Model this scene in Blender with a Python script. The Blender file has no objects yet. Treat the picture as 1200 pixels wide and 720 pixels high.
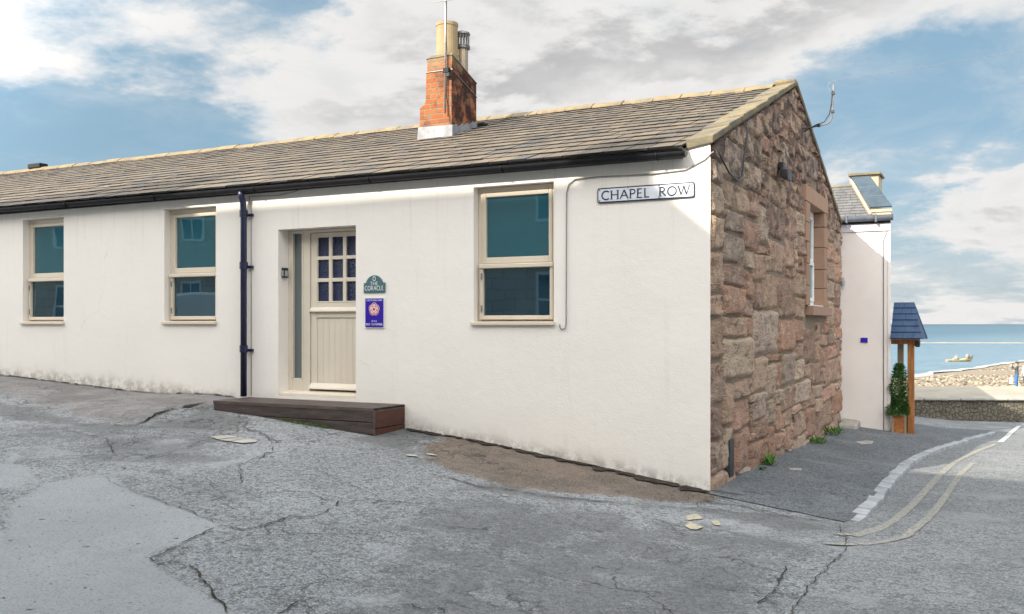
import bpy, bmesh, math, random
from math import radians, sin, cos, pi, sqrt, atan2, asin
from mathutils import Vector, noise as mn
random.seed(7)
S = bpy.context.scene
COL = S.collection

# ------------------------------------------------------------------ camera, sky, sun, exposure
CAM = Vector((2.49, -9.17, 1.66))
RT = Vector((.8902, .4556, 0)); FW = Vector((-.4556, .8902, 0))
cd = bpy.data.cameras.new('camera'); cam = bpy.data.objects.new('camera', cd); COL.objects.link(cam)
cam.location = CAM; cam.rotation_euler = (pi/2, 0, atan2(.4556, .8902))
cd.sensor_width = 36; cd.lens = 36*1102/1200; cd.shift_y = 20/1200
cd.clip_start = .1; cd.clip_end = 60000
S.camera = cam

SUN_AZ, SUN_EL = radians(198.3), radians(32)          # compass azimuth from +Y towards +X
SD = Vector((sin(SUN_AZ)*cos(SUN_EL), cos(SUN_AZ)*cos(SUN_EL), sin(SUN_EL)))
sl = bpy.data.lights.new('sun', 'SUN'); sun = bpy.data.objects.new('sun', sl); COL.objects.link(sun)
sl.energy = 5.0; sl.angle = radians(.5); sl.color = (1, .93, .80)
sun.rotation_euler = SD.to_track_quat('Z', 'Y').to_euler()
sun.location = (-10, -30, 30)

S.view_settings.view_transform = 'Standard'; S.view_settings.look = 'None'
S.view_settings.exposure = 0.74; S.view_settings.gamma = 1
S.view_settings.use_curve_mapping = False
S.cycles.max_bounces = 8; S.cycles.diffuse_bounces = 4

# ------------------------------------------------------------------ node helpers
class NT:
    def __init__(s, nt): s.t = nt
    def n(s, typ, ins=None, **props):
        nd = s.t.nodes.new(typ)
        for k, v in props.items(): setattr(nd, k, v)
        for k, v in (ins or {}).items():
            sock = nd.inputs[k]
            if isinstance(v, bpy.types.NodeSocket): s.t.links.new(v, sock)
            else: sock.default_value = v
        return nd
    def m(s, op, a, b=0.0, c=None, clamp=False):
        d = {0: a, 1: b}
        if c is not None: d[2] = c
        return s.n('ShaderNodeMath', d, operation=op, use_clamp=clamp).outputs[0]
    def v(s, op, a, b=None):
        d = {0: a}
        if b is not None: d[1] = b
        nd = s.n('ShaderNodeVectorMath', d, operation=op)
        return nd.outputs['Value'] if op in ('DOT_PRODUCT', 'LENGTH', 'DISTANCE') else nd.outputs[0]
    def mix(s, f, a, b, bt='MIX'):
        nd = s.n('ShaderNodeMix', data_type='RGBA', blend_type=bt)
        for k, v in ((0, f), (6, a), (7, b)):
            if isinstance(v, bpy.types.NodeSocket): s.t.links.new(v, nd.inputs[k])
            else: nd.inputs[k].default_value = v if k == 0 or len(v) == 4 else (*v, 1)
        return nd.outputs[2]
    def ss(s, x, a, b):
        return s.n('ShaderNodeMapRange', {0: x, 1: a, 2: b, 3: 0.0, 4: 1.0}, interpolation_type='SMOOTHSTEP').outputs[0]
    def noise(s, vec, scale, detail=4, rough=.55, dist=0.0, out=0):
        return s.n('ShaderNodeTexNoise', {'Vector': vec, 'Scale': scale, 'Detail': detail, 'Roughness': rough, 'Distortion': dist}).outputs[out]
    def vor(s, vec, scale, feature='F1', out=0, rnd=1.0):
        return s.n('ShaderNodeTexVoronoi', {'Vector': vec, 'Scale': scale, 'Randomness': rnd}, feature=feature).outputs[out]
    def mapv(s, vec, sc=(1, 1, 1), loc=(0, 0, 0)):
        return s.n('ShaderNodeMapping', {'Vector': vec, 'Scale': sc, 'Location': loc}).outputs[0]
    def bump(s, h, strength=.5, dist=.02, nrm=None):
        d = {'Height': h, 'Strength': strength, 'Distance': dist}
        if nrm is not None: d['Normal'] = nrm
        return s.n('ShaderNodeBump', d).outputs[0]

def mat(name, col=(.5, .5, .5), rough=.6, metal=0.0, spec=.4):
    m = bpy.data.materials.new(name); m.use_nodes = True
    N = NT(m.node_tree); b = m.node_tree.nodes['Principled BSDF']
    b.inputs['Base Color'].default_value = (*col, 1); b.inputs['Roughness'].default_value = rough
    b.inputs['Metallic'].default_value = metal; b.inputs['Specular IOR Level'].default_value = spec
    def put(k, v): m.node_tree.links.new(v, b.inputs[k])
    return m, N, put

def pos(N): return N.n('ShaderNodeNewGeometry').outputs['Position']
def uvc(N): return N.n('ShaderNodeUVMap', uv_map='UVMap').outputs[0]
def attr(N): return N.n('ShaderNodeAttribute', attribute_name='Col').outputs[0]

# ------------------------------------------------------------------ world: Nishita sky with drifting cloud
W = bpy.data.worlds.new('World'); S.world = W; W.use_nodes = True
N = NT(W.node_tree); bg = W.node_tree.nodes['Background']
sky = N.n('ShaderNodeTexSky', sky_type='NISHITA')
sky.sun_disc = False; sky.sun_elevation = SUN_EL; sky.sun_rotation = SUN_AZ
sky.air_density = 1.0; sky.dust_density = .6; sky.ozone_density = 1.6; sky.altitude = 10
D = N.v('NORMALIZE', N.n('ShaderNodeTexCoord').outputs['Generated'])
sx = N.n('ShaderNodeSeparateXYZ', {0: D})
el = N.m('ARCSINE', sx.outputs[2]); az = N.m('ARCTAN2', sx.outputs[0], sx.outputs[1])
# cloud noise on a flattened shell, so far cloud packs towards the horizon
zc = N.m('ADD', N.m('MAXIMUM', sx.outputs[2], 0.0), .22)
P = N.v('DIVIDE', D, N.n('ShaderNodeCombineXYZ', {0: zc, 1: zc, 2: zc}).outputs[0])
n1 = N.noise(P, 1.5, 9, .56, .35)
n2 = N.noise(N.mapv(P, loc=(3, 1, 2)), 3.6, 8, .6, .2)
n3 = N.noise(N.mapv(P, loc=(7, 2, 5)), 11, 6, .62, .2)
dens = N.m('ADD', N.m('MULTIPLY', N.m('SUBTRACT', n1, .5), 1.9), N.m('MULTIPLY', N.m('SUBTRACT', n2, .5), 1.25))
dens = N.m('ADD', dens, N.m('MULTIPLY', N.m('SUBTRACT', n3, .5), .35))
waz = N.m('MULTIPLY', N.m('SUBTRACT', N.noise(N.mapv(P, loc=(1, 8, 3)), 2.6, 6, .6), .5), .22)
wel = N.m('MULTIPLY', N.m('SUBTRACT', N.noise(N.mapv(P, loc=(5, 3, 9)), 2.6, 6, .6), .5), .12)
az = N.m('ADD', az, waz); elw = N.m('ADD', el, wel)
# banks of cloud: azimuth, elevation, half-widths (degrees), strength
BLOBS = [(-54, 15.5, 9, 3.2, .36), (-43, 15, 6, 3.5, .16), (-48, 4.5, 6, 1.5, .18), (-1, 14, 7, 2.0, .10), (-29, 16, 12.5, 7, .75), (-33, 10, 7, 4, .25), (-15, 16.5, 9.5, 4.5, .55), (-3.5, 19, 10, 3.2, .75),
         (2.6, 7.8, 4.5, 2.0, 1.0), (-1.5, 5.5, 4, 1.0, .40), (-20, 12.5, 6, 1.4, .25), (2, 2.0, 9, 1.6, .22), (0, .4, 12, .7, .3),
         (-49, 10.5, 9, 3.6, -.5), (-4.5, 12.0, 7, 3.0, -.50), (-4, 5.6, 3, 1.6, -.2), (-23.8, 19.3, 1.0, .9, -1.1), (-40, 19, 2.5, .7, -.6), (-58, 6, 8, 4, -.35),
         (-21.5, 13.5, 3.2, 1.6, -.25)]
for a, e, wa, we, st in BLOBS:
    da = N.m('DIVIDE', N.m('SUBTRACT', az, radians(a)), radians(wa)); de = N.m('DIVIDE', N.m('SUBTRACT', elw, radians(e)), radians(we))
    r2 = N.m('ADD', N.m('MULTIPLY', da, da), N.m('MULTIPLY', de, de))
    dens = N.m('ADD', dens, N.m('MULTIPLY', N.m('EXPONENT', N.m('MULTIPLY', r2, -.9)), st))
sdot = N.v('DOT_PRODUCT', D, SD)
sunny = N.ss(sdot, -.25, .62)
dens = N.m('ADD', dens, N.m('MULTIPLY', sunny, .45))
wisp = N.ss(N.noise(N.mapv(P, (1.2, .8, 1), (2, 6, 1)), 2.4, 9, .66, .9), .40, .72)
cov = N.m('ADD', N.m('MULTIPLY', N.ss(dens, -.04, .46), .94), N.m('MULTIPLY', N.m('MULTIPLY', wisp, N.ss(dens, -.75, .15)), .36), clamp=True)
PU = N.v('SCALE', P); PU.node.inputs['Scale'].default_value = .955     # a step towards the zenith: cloud that thins upwards is sunlit
u1 = N.noise(PU, 1.5, 9, .56, .35); u2 = N.noise(N.mapv(PU, loc=(3, 1, 2)), 3.6, 8, .6, .2)
up = N.m('ADD', N.m('SUBTRACT', n1, u1), N.m('MULTIPLY', N.m('SUBTRACT', n2, u2), .55))
sh1 = N.ss(up, .055, -.075)
sh2 = N.ss(N.noise(N.mapv(P, loc=(4, 7, .6)), 6.5, 7, .62, .3), .36, .68)
shade = N.m('MULTIPLY', N.ss(dens, .22, 1.05), N.m('ADD', N.m('MULTIPLY', sh1, .80), N.m('MULTIPLY', sh2, .18)), clamp=True)
ccol = N.mix(shade, (6.0, 5.93, 5.82), (3.6, 3.6, 3.66))
blue = N.mix(1.0, N.mix(.70, sky.outputs[0], (3.1, 5.1, 7.1)), (.70, .69, .65), 'MULTIPLY')
blue = N.mix(N.m('MULTIPLY', N.ss(el, .16, -.01), .6), blue, (3.9, 4.2, 4.4))
skyc = N.mix(cov, blue, ccol)
gain = N.m('ADD', 1.0, N.m('MULTIPLY', sunny, 3.7))           # cloud and air glow towards the sun
glow = N.mix(sunny, (1.0, 1.0, 1.0), (1.015, .995, .962))          # the sky round the sun is warmer
skyc = N.v('MULTIPLY', N.v('MULTIPLY', skyc, glow), N.n('ShaderNodeCombineXYZ', {0: gain, 1: gain, 2: gain}).outputs[0])
W.node_tree.links.new(skyc, bg.inputs[0]); bg.inputs[1].default_value = .087
W.cycles.sampling_method = 'AUTOMATIC'

# ------------------------------------------------------------------ mesh helpers
class MB:
    def __init__(s): s.v = []; s.f = []; s.c = []; s.mi = []
    def add(s, vs, fs, col=None, mi=0):
        o = len(s.v); s.v += [tuple(p) for p in vs]
        for f in fs: s.f.append([i+o for i in f]); s.c.append(col or (.5, .5, .5)); s.mi.append(mi)
    def box(s, x0, x1, y0, y1, z0, z1, col=None, mi=0):
        s.add([(x0,y0,z0),(x1,y0,z0),(x1,y1,z0),(x0,y1,z0),(x0,y0,z1),(x1,y0,z1),(x1,y1,z1),(x0,y1,z1)],
              [(0,3,2,1),(4,5,6,7),(0,1,5,4),(1,2,6,5),(2,3,7,6),(3,0,4,7)], col, mi); return s
    def hexa(s, a, b, col=None, mi=0, edge=None):            # two quads (bottom, top), same order
        if edge:
            s.add(list(a)+list(b), [(4,5,6,7)], col, mi); s.add(list(a)+list(b), [(0,3,2,1),(0,1,5,4),(1,2,6,5),(2,3,7,6),(3,0,4,7)], edge, mi); return s
        s.add(list(a)+list(b), [(0,3,2,1),(4,5,6,7),(0,1,5,4),(1,2,6,5),(2,3,7,6),(3,0,4,7)], col, mi); return s
    def prism(s, poly, vec, col=None, mi=0):      # poly of 3D points, extruded along vec
        n = len(poly); v = Vector(vec)
        s.add([Vector(p) for p in poly]+[Vector(p)+v for p in poly],
              [list(range(n))[::-1], list(range(n, 2*n))]+[(i, (i+1) % n, (i+1) % n+n, i+n) for i in range(n)], col, mi); return s
    def tube(s, pts, r, n=8, col=None, caps=True, mi=0):
        pts = [Vector(p) for p in pts]; rs = r if isinstance(r, (list, tuple)) else [r]*len(pts)
        vs = []; fs = []; u = None
        for i, p in enumerate(pts):
            t = (pts[min(i+1, len(pts)-1)]-pts[max(i-1, 0)]).normalized()
            if u is None:
                u = t.orthogonal().normalized()
            u = (u-t*u.dot(t)).normalized(); w = t.cross(u)
            for k in range(n):
                a = 2*pi*k/n; vs.append(p+(u*cos(a)+w*sin(a))*rs[i])
        for i in range(len(pts)-1):
            for k in range(n):
                fs.append((i*n+k, i*n+(k+1) % n, (i+1)*n+(k+1) % n, (i+1)*n+k))
        if caps: fs += [list(range(n))[::-1], [(len(pts)-1)*n+k for k in range(n)]]
        s.add(vs, fs, col, mi); return s
    def lathe(s, prof, c, n=24, col=None):        # prof [(r,z)]
        vs = []; fs = []
        for r, z in prof:
            for k in range(n):
                a = 2*pi*k/n; vs.append((c[0]+r*cos(a), c[1]+r*sin(a), z))
        for i in range(len(prof)-1):
            for k in range(n): fs.append((i*n+k, i*n+(k+1) % n, (i+1)*n+(k+1) % n, (i+1)*n+k))
        s.add(vs, fs, col); return s
    def build(s, name, m, parent=None, smooth=False, bevel=0, label=None, recalc=True):
        me = bpy.data.meshes.new(name); me.from_pydata(s.v, [], s.f)
        ms = m if isinstance(m, (list, tuple)) else [m]
        for x in ms: me.materials.append(x)
        me.polygons.foreach_set('material_index', s.mi)
        ca = me.color_attributes.new('Col', 'FLOAT_COLOR', 'CORNER')
        uv = me.uv_layers.new(name='UVMap')
        if recalc:
            b = bmesh.new(); b.from_mesh(me); bmesh.ops.recalc_face_normals(b, faces=b.faces); b.to_mesh(me); b.free()
        uv = me.uv_layers['UVMap']; ca = me.color_attributes['Col']
        for p in me.polygons:
            c = s.c[p.index]; nx, ny, nz = (abs(q) for q in p.normal)
            for li in p.loop_indices:
                ca.data[li].color = (*c, 1)
                q = me.vertices[me.loops[li].vertex_index].co
                uv.data[li].uv = (q.x, q.y) if nz >= nx and nz >= ny else ((q.x, q.z) if ny >= nx else (q.y, q.z))
            p.use_smooth = smooth
        o = bpy.data.objects.new(name, me); COL.objects.link(o)
        if bevel:
            bv = o.modifiers.new('bevel', 'BEVEL'); bv.width = bevel; bv.segments = 2; bv.limit_method = 'ANGLE'; bv.angle_limit = radians(40)
        if parent: o.parent = parent; o.matrix_parent_inverse = parent.matrix_basis.inverted()
        if label: o['label'] = label
        return o

def thing(name, label, cat, loc, group=None):
    o = bpy.data.objects.new(name, None); COL.objects.link(o); o.location = loc; o.empty_display_size = .2
    return tag(o, label, cat, group)
def tag(o, label, cat, group=None):
    o['label'] = label; o['category'] = cat
    if group: o['group'] = group
    return o
def struct(o, kind='structure'):
    o['kind'] = kind; return o
def rnd(a, b): return random.uniform(a, b)
def fbm(p, o=4): return mn.fractal(Vector(p), 1.0, 2.0, o)

# ------------------------------------------------------------------ materials
def m_render():
    m, N, put = mat('painted_render', (.80, .77, .73), .75, spec=.25)
    p = pos(N)
    big = N.noise(p, .9, 5, .6); c = N.mix(N.ss(big, .35, .7), (.80, .752, .70), (.775, .73, .68))
    streak = N.noise(N.mapv(p, (5, 5, .4)), 1.2, 5, .65)
    c = N.mix(N.m('MULTIPLY', N.ss(streak, .55, .78), .34), c, (.64, .60, .545))
    z = N.n('ShaderNodeSeparateXYZ', {0: p}); xx = z.outputs[0]
    gz = N.m('SUBTRACT', N.m('MULTIPLY', xx, -.1431), N.m('MULTIPLY', N.m('MULTIPLY', xx, xx), .00564))
    h = N.m('SUBTRACT', z.outputs[2], gz)
    dirt = N.m('MULTIPLY', N.ss(N.m('ADD', h, N.m('MULTIPLY', N.noise(p, 5, 5, .65), .30)), .42, .10), N.ss(N.noise(p, 2.2, 4, .6), .40, .68))
    c = N.mix(N.m('MULTIPLY', dirt, .42), c, (.40, .345, .28))
    low = N.m('MULTIPLY', N.ss(h, .16, .0), N.ss(N.noise(p, 9, 5, .7), .40, .58)); c = N.mix(N.m('MULTIPLY', low, .50), c, (.20, .175, .14))
    w = N.v('ADD', p, N.n('ShaderNodeCombineXYZ', {0: N.m('MULTIPLY', N.noise(p, 2.0, 5, .6), .5), 2: N.m('MULTIPLY', N.noise(N.mapv(p, loc=(5, 5, 5)), 2.0, 5, .6), .5)}).outputs[0])
    hair = N.m('MULTIPLY', N.ss(N.vor(w, .45, 'DISTANCE_TO_EDGE'), .003, .0008), N.ss(N.noise(p, .6, 3, .5), .56, .64)); c = N.mix(N.m('MULTIPLY', hair, .22), c, (.40, .36, .30))
    drip = N.m('MULTIPLY', N.ss(N.noise(N.mapv(p, (9, 9, .35)), 1.6, 4, .65), .56, .72), N.ss(z.outputs[2], 2.2, 3.4)); c = N.mix(N.m('MULTIPLY', drip, .30), c, (.52, .47, .40))
    put('Base Color', c)
    f = N.noise(p, 46, 4, .6); g = N.noise(p, 9, 4, .6)
    put('Normal', N.bump(N.m('ADD', N.m('ADD', f, N.m('MULTIPLY', g, 1.4)), N.m('MULTIPLY', N.noise(p, 1.6, 3, .5), 5)), .22, .010))
    return m
M_RENDER = m_render()

def m_stone():
    m, N, put = mat('rubble_sandstone', rough=.9, spec=.15)
    p = pos(N); c = attr(N)
    q = N.mapv(p, (1, .62, 1))                                   # the courses run long, so the marks do too
    n = N.noise(q, 7, 9, .72, .6)
    c = N.mix(N.m('MULTIPLY', N.ss(n, .49, .37), .95), c, N.mix(.60, c, (.085, .055, .045)))
    pale = N.noise(N.mapv(q, loc=(3, 3, 3)), 9, 8, .74, .8)
    c = N.mix(N.m('MULTIPLY', N.ss(pale, .51, .64), .62), c, (.68, .55, .42))
    c = N.mix(N.m('MULTIPLY', N.ss(N.noise(N.mapv(q, loc=(8, 1, 4)), 5, 7, .7, .4), .54, .66), .4), c, (.46, .26, .18))
    strat = N.noise(N.mapv(p, (5, 4, 34)), 1.0, 6, .68, 1.6)
    c = N.mix(N.m('MULTIPLY', N.ss(strat, .46, .34), .40), c, (.10, .065, .055))
    pit = N.noise(q, 40, 4, .7); c = N.mix(N.m('MULTIPLY', N.ss(pit, .42, .34), .7), c, (.04, .028, .026))
    z = N.n('ShaderNodeSeparateXYZ', {0: p}).outputs[2]
    soot = N.m('MULTIPLY', N.ss(N.m('ADD', z, N.m('MULTIPLY', N.noise(p, 1.6, 6, .68), 2.6)), 3.9, 5.0), N.ss(N.noise(q, 6, 7, .72), .42, .58))
    c = N.mix(N.m('MULTIPLY', soot, .78), c, (.075, .06, .06))
    put('Base Color', c)
    put('Normal', N.bump(N.m('ADD', N.m('ADD', N.noise(q, 24, 8, .75), N.m('MULTIPLY', n, .9)), N.m('MULTIPLY', strat, .9)), 1.0, .045))
    return m
M_STONE = m_stone()
def m_mortar():
    m, N, put = mat('lime_mortar', rough=.95, spec=.1); p = pos(N)
    put('Base Color', N.mix(N.noise(p, 7, 5, .65), (.15, .115, .09), (.33, .26, .195)))
    put('Normal', N.bump(N.noise(p, 30, 6, .7), .8, .02)); return m
M_MORTAR = m_mortar()
def m_dressed():
    m, N, put = mat('dressed_red_sandstone', rough=.85, spec=.15); p = pos(N)
    c = N.mix(N.noise(p, 5, 5, .6), (.25, .145, .105), (.36, .235, .17))
    c = N.mix(N.m('MULTIPLY', N.ss(N.noise(N.mapv(p, (1, 1, 9)), 5, 4, .6), .55, .75), .4), c, (.22, .13, .10))
    put('Base Color', N.mix(.35, c, attr(N), 'MIX')); put('Normal', N.bump(N.noise(p, 38, 5, .65), .35, .01)); return m
M_DRESSED = m_dressed()
def m_slate():
    m, N, put = mat('weathered_slate', rough=.7, spec=.3); p = pos(N); c = attr(N)
    li = N.noise(p, 1.6, 7, .7, .4); fine = N.noise(p, 30, 5, .7)
    edge = N.ss(N.n('ShaderNodeSeparateColor', {0: c}).outputs[0], .018, .03)
    f = N.m('ADD', N.m('MULTIPLY', N.ss(li, .36, .62), .6), N.m('MULTIPLY', N.ss(fine, .5, .7), .35), clamp=True)
    f = N.m('MULTIPLY', f, edge)
    c = N.mix(f, c, N.mix(.55, c, (.19, .145, .09)))
    put('Base Color', c); put('Normal', N.bump(N.noise(p, 34, 6, .65), .35, .008)); return m
M_SLATE = m_slate()
def m_simple(name, a, b, scale, rough, bs=.3, bd=.01, bsc=30, spec=.3, metal=0.0, sc=(1, 1, 1)):
    m, N, put = mat(name, rough=rough, spec=spec, metal=metal); p = pos(N)
    put('Base Color', N.mix(N.ss(N.noise(N.mapv(p, sc), scale, 6, .65), .32, .68), a, b))
    put('Normal', N.bump(N.noise(N.mapv(p, sc), bsc, 5, .65), bs, bd)); return m
M_RIDGE = m_simple('lichened_ridge_stone', (.23, .175, .095), (.14, .115, .085), 4, .9, .6, .02, 22)
M_COPING = m_simple('lichened_coping', (.21, .165, .095), (.11, .10, .08), 3.2, .9, .6, .02, 22)
M_FRAME = m_simple('cream_window_paint', (.64, .55, .44), (.67, .585, .475), 3, .38, .08, .004, 30, .4)
M_DOOR = m_simple('cream_door_paint', (.66, .585, .485), (.69, .615, .515), 3, .35, .08, .004, 30, .4)
M_GUTTER = m_simple('black_cast_iron', (.004, .0045, .007), (.010, .010, .013), 6, .5, .2, .005, 20, .25)
M_PIPE = m_simple('navy_downpipe_paint', (.010, .012, .045), (.02, .022, .06), 5, .3, .15, .004, 20, .5)
M_LEAD = m_simple('pale_lead_flashing', (.27, .27, .285), (.17, .17, .185), 5, .6, .4, .01, 12, .4)
M_POT = m_simple('buff_chimney_pot', (.27, .20, .115), (.34, .26, .155), 5, .8, .2, .005, 25, .2)
M_FLUE = m_simple('weathered_flue_metal', (.42, .33, .22), (.30, .26, .21), 6, .45, .1, .003, 20, .5, .5)
M_COWL = m_simple('dark_cowl_metal', (.10, .10, .10), (.22, .21, .20), 9, .45, .1, .003, 20, .5, .7)
M_ALU = m_simple('dull_aluminium', (.40, .39, .38), (.28, .27, .26), 9, .45, .1, .002, 20, .5, .8)
M_WHITEPL = m_simple('white_plastic', (.75, .75, .74), (.66, .66, .65), 6, .45)
M_BLACK = m_simple('black_plastic', (.02, .02, .022), (.04, .04, .042), 6, .4)
M_GREYPL = m_simple('grey_plastic', (.30, .31, .32), (.36, .37, .38), 6, .4)
M_CABLE = m_simple('grey_cable', (.30, .29, .28), (.20, .19, .19), 9, .5)
M_CREAM = m_simple('cream_fascia_paint', (.46, .38, .26), (.36, .29, .19), 5, .6, .2, .005)
M_WHITEWALL = m_simple('white_harling', (.74, .69, .66), (.68, .635, .61), 1.1, .8, .35, .008, 45, .2)
M_LILAC = m_simple('pale_fascia_paint', (.62, .60, .66), (.55, .53, .58), 4, .5)
M_GREYGUT = m_simple('grey_gutter', (.07, .08, .10), (.11, .12, .14), 5, .4, .1, .003, 20, .5)
M_BLUESLATE = m_simple('blue_slate', (.008, .030, .085), (.018, .05, .115), 5, .5, .3, .006, 30, .4)
M_DARKSLATE = m_simple('dark_blue_grey_slate', (.025, .042, .058), (.045, .065, .082), 4, .45, .25, .006, 25, .45)
M_PALESLATE = m_simple('pale_grey_slate', (.085, .082, .085), (.125, .12, .12), 6, .6, .3, .006, 25, .3)
M_PINE = m_simple('stained_pine', (.36, .15, .05), (.22, .09, .03), 3, .5, .3, .004, 20, .3, sc=(7, 7, .8))
M_PINEG = m_simple('weathered_pine', (.33, .25, .17), (.22, .165, .11), 3, .65, .3, .004, 20, .3, sc=(7, 7, .8))
M_PLANT = m_simple('planter_plywood', (.42, .17, .05), (.24, .085, .03), 5, .5, .2, .004, 12, .3, sc=(2, 2, 4))
M_DECK = m_simple('grooved_brown_composite', (.055, .040, .036), (.105, .080, .073), 3, .5, .2, .003, 40, .4, sc=(1, 6, 6))
M_DECKEND = m_simple('red_brown_deck_end', (.10, .035, .022), (.055, .026, .02), 6, .55, .3, .003, 30, .3, sc=(1, 1, 5))
M_LEAF = m_simple('glossy_leaf', (.03, .11, .02), (.09, .22, .04), 7, .45)
M_WEED = m_simple('weed_leaf', (.06, .15, .02), (.11, .22, .04), 7, .6)
M_CONC = m_simple('old_concrete', (.26, .245, .22), (.36, .34, .30), 3, .9, .6, .02, 30, .2)
M_KERB = m_simple('granite_kerb', (.23, .245, .265), (.37, .375, .385), 3.5, .8, .5, .008, 60, .25)
M_YELLOW = None

def m_glass(nm='dark_window_glass', col=(.018, .085, .115)):
    m, N, put = mat(nm, col, .015, spec=.5)
    b = m.node_tree.nodes['Principled BSDF']; b.inputs['IOR'].default_value = 2.4
    b.inputs['Specular Tint'].default_value = (.62, .92, 1.0, 1)
    put('Normal', N.bump(N.noise(pos(N), 1.2, 2, .4), .045, .05)); return m
M_GLASS = m_glass(); M_GLASSLOW = m_glass('blue_window_glass', (.008, .018, .035))  # upper teal, lower darker blue: differing reflections tinted into the pane colour
def m_obscure():
    m, N, put = mat('textured_door_glass', (.010, .013, .055), .12, spec=.4)
    p = pos(N)
    put('Base Color', N.mix(N.ss(N.noise(p, 60, 3, .6), .55, .75), (.006, .014, .055), (.04, .06, .12)))
    put('Normal', N.bump(N.vor(p, 75), .6, .01)); return m
M_OBSC = m_obscure()
def m_frost():
    m, N, put = mat('frosted_grey_glass', (.15, .175, .18), .22, spec=.6)
    put('Normal', N.bump(N.noise(pos(N), 60, 2, .5), .15, .004)); return m
M_FROST = m_frost()
def m_brick():
    m, N, put = mat('orange_brick', rough=.9, spec=.15); u = uvc(N)
    b = N.n('ShaderNodeTexBrick', {'Vector': u, 'Color1': (.40, .115, .032, 1), 'Color2': (.24, .08, .035, 1), 'Mortar': (.22, .17, .12, 1), 'Scale': 1.0,
            'Mortar Size': .009, 'Mortar Smooth': .25, 'Bias': .0, 'Brick Width': .225, 'Row Height': .077}, offset=.5)
    p = pos(N); c = N.mix(N.m('MULTIPLY', N.ss(N.noise(p, 6, 6, .65), .48, .70), .7), b.outputs[0], (.20, .145, .095))
    c = N.mix(N.m('MULTIPLY', N.ss(N.noise(N.mapv(p, loc=(4, 2, 1)), 4.5, 6, .7), .50, .66), .75), c, (.10, .055, .04))
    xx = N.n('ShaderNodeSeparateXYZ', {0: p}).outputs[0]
    c = N.mix(N.m('MULTIPLY', N.m('MULTIPLY', N.ss(xx, -4.60, -4.583), N.ss(N.noise(N.mapv(p, loc=(1, 4, 2)), 5, 6, .7), .36, .56)), .88), c, (.022, .013, .016))  # right side face darkened: soot and that side's shade in one colour
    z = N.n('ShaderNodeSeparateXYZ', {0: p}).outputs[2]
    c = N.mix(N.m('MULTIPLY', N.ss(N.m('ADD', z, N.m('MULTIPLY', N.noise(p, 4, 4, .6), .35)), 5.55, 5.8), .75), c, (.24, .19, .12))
    put('Base Color', c)
    put('Normal', N.bump(N.m('ADD', N.m('MULTIPLY', b.outputs[1], -1.2), N.m('MULTIPLY', N.noise(p, 40, 4, .6), .5)), .8, .012)); return m
M_BRICK = m_brick()

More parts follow.
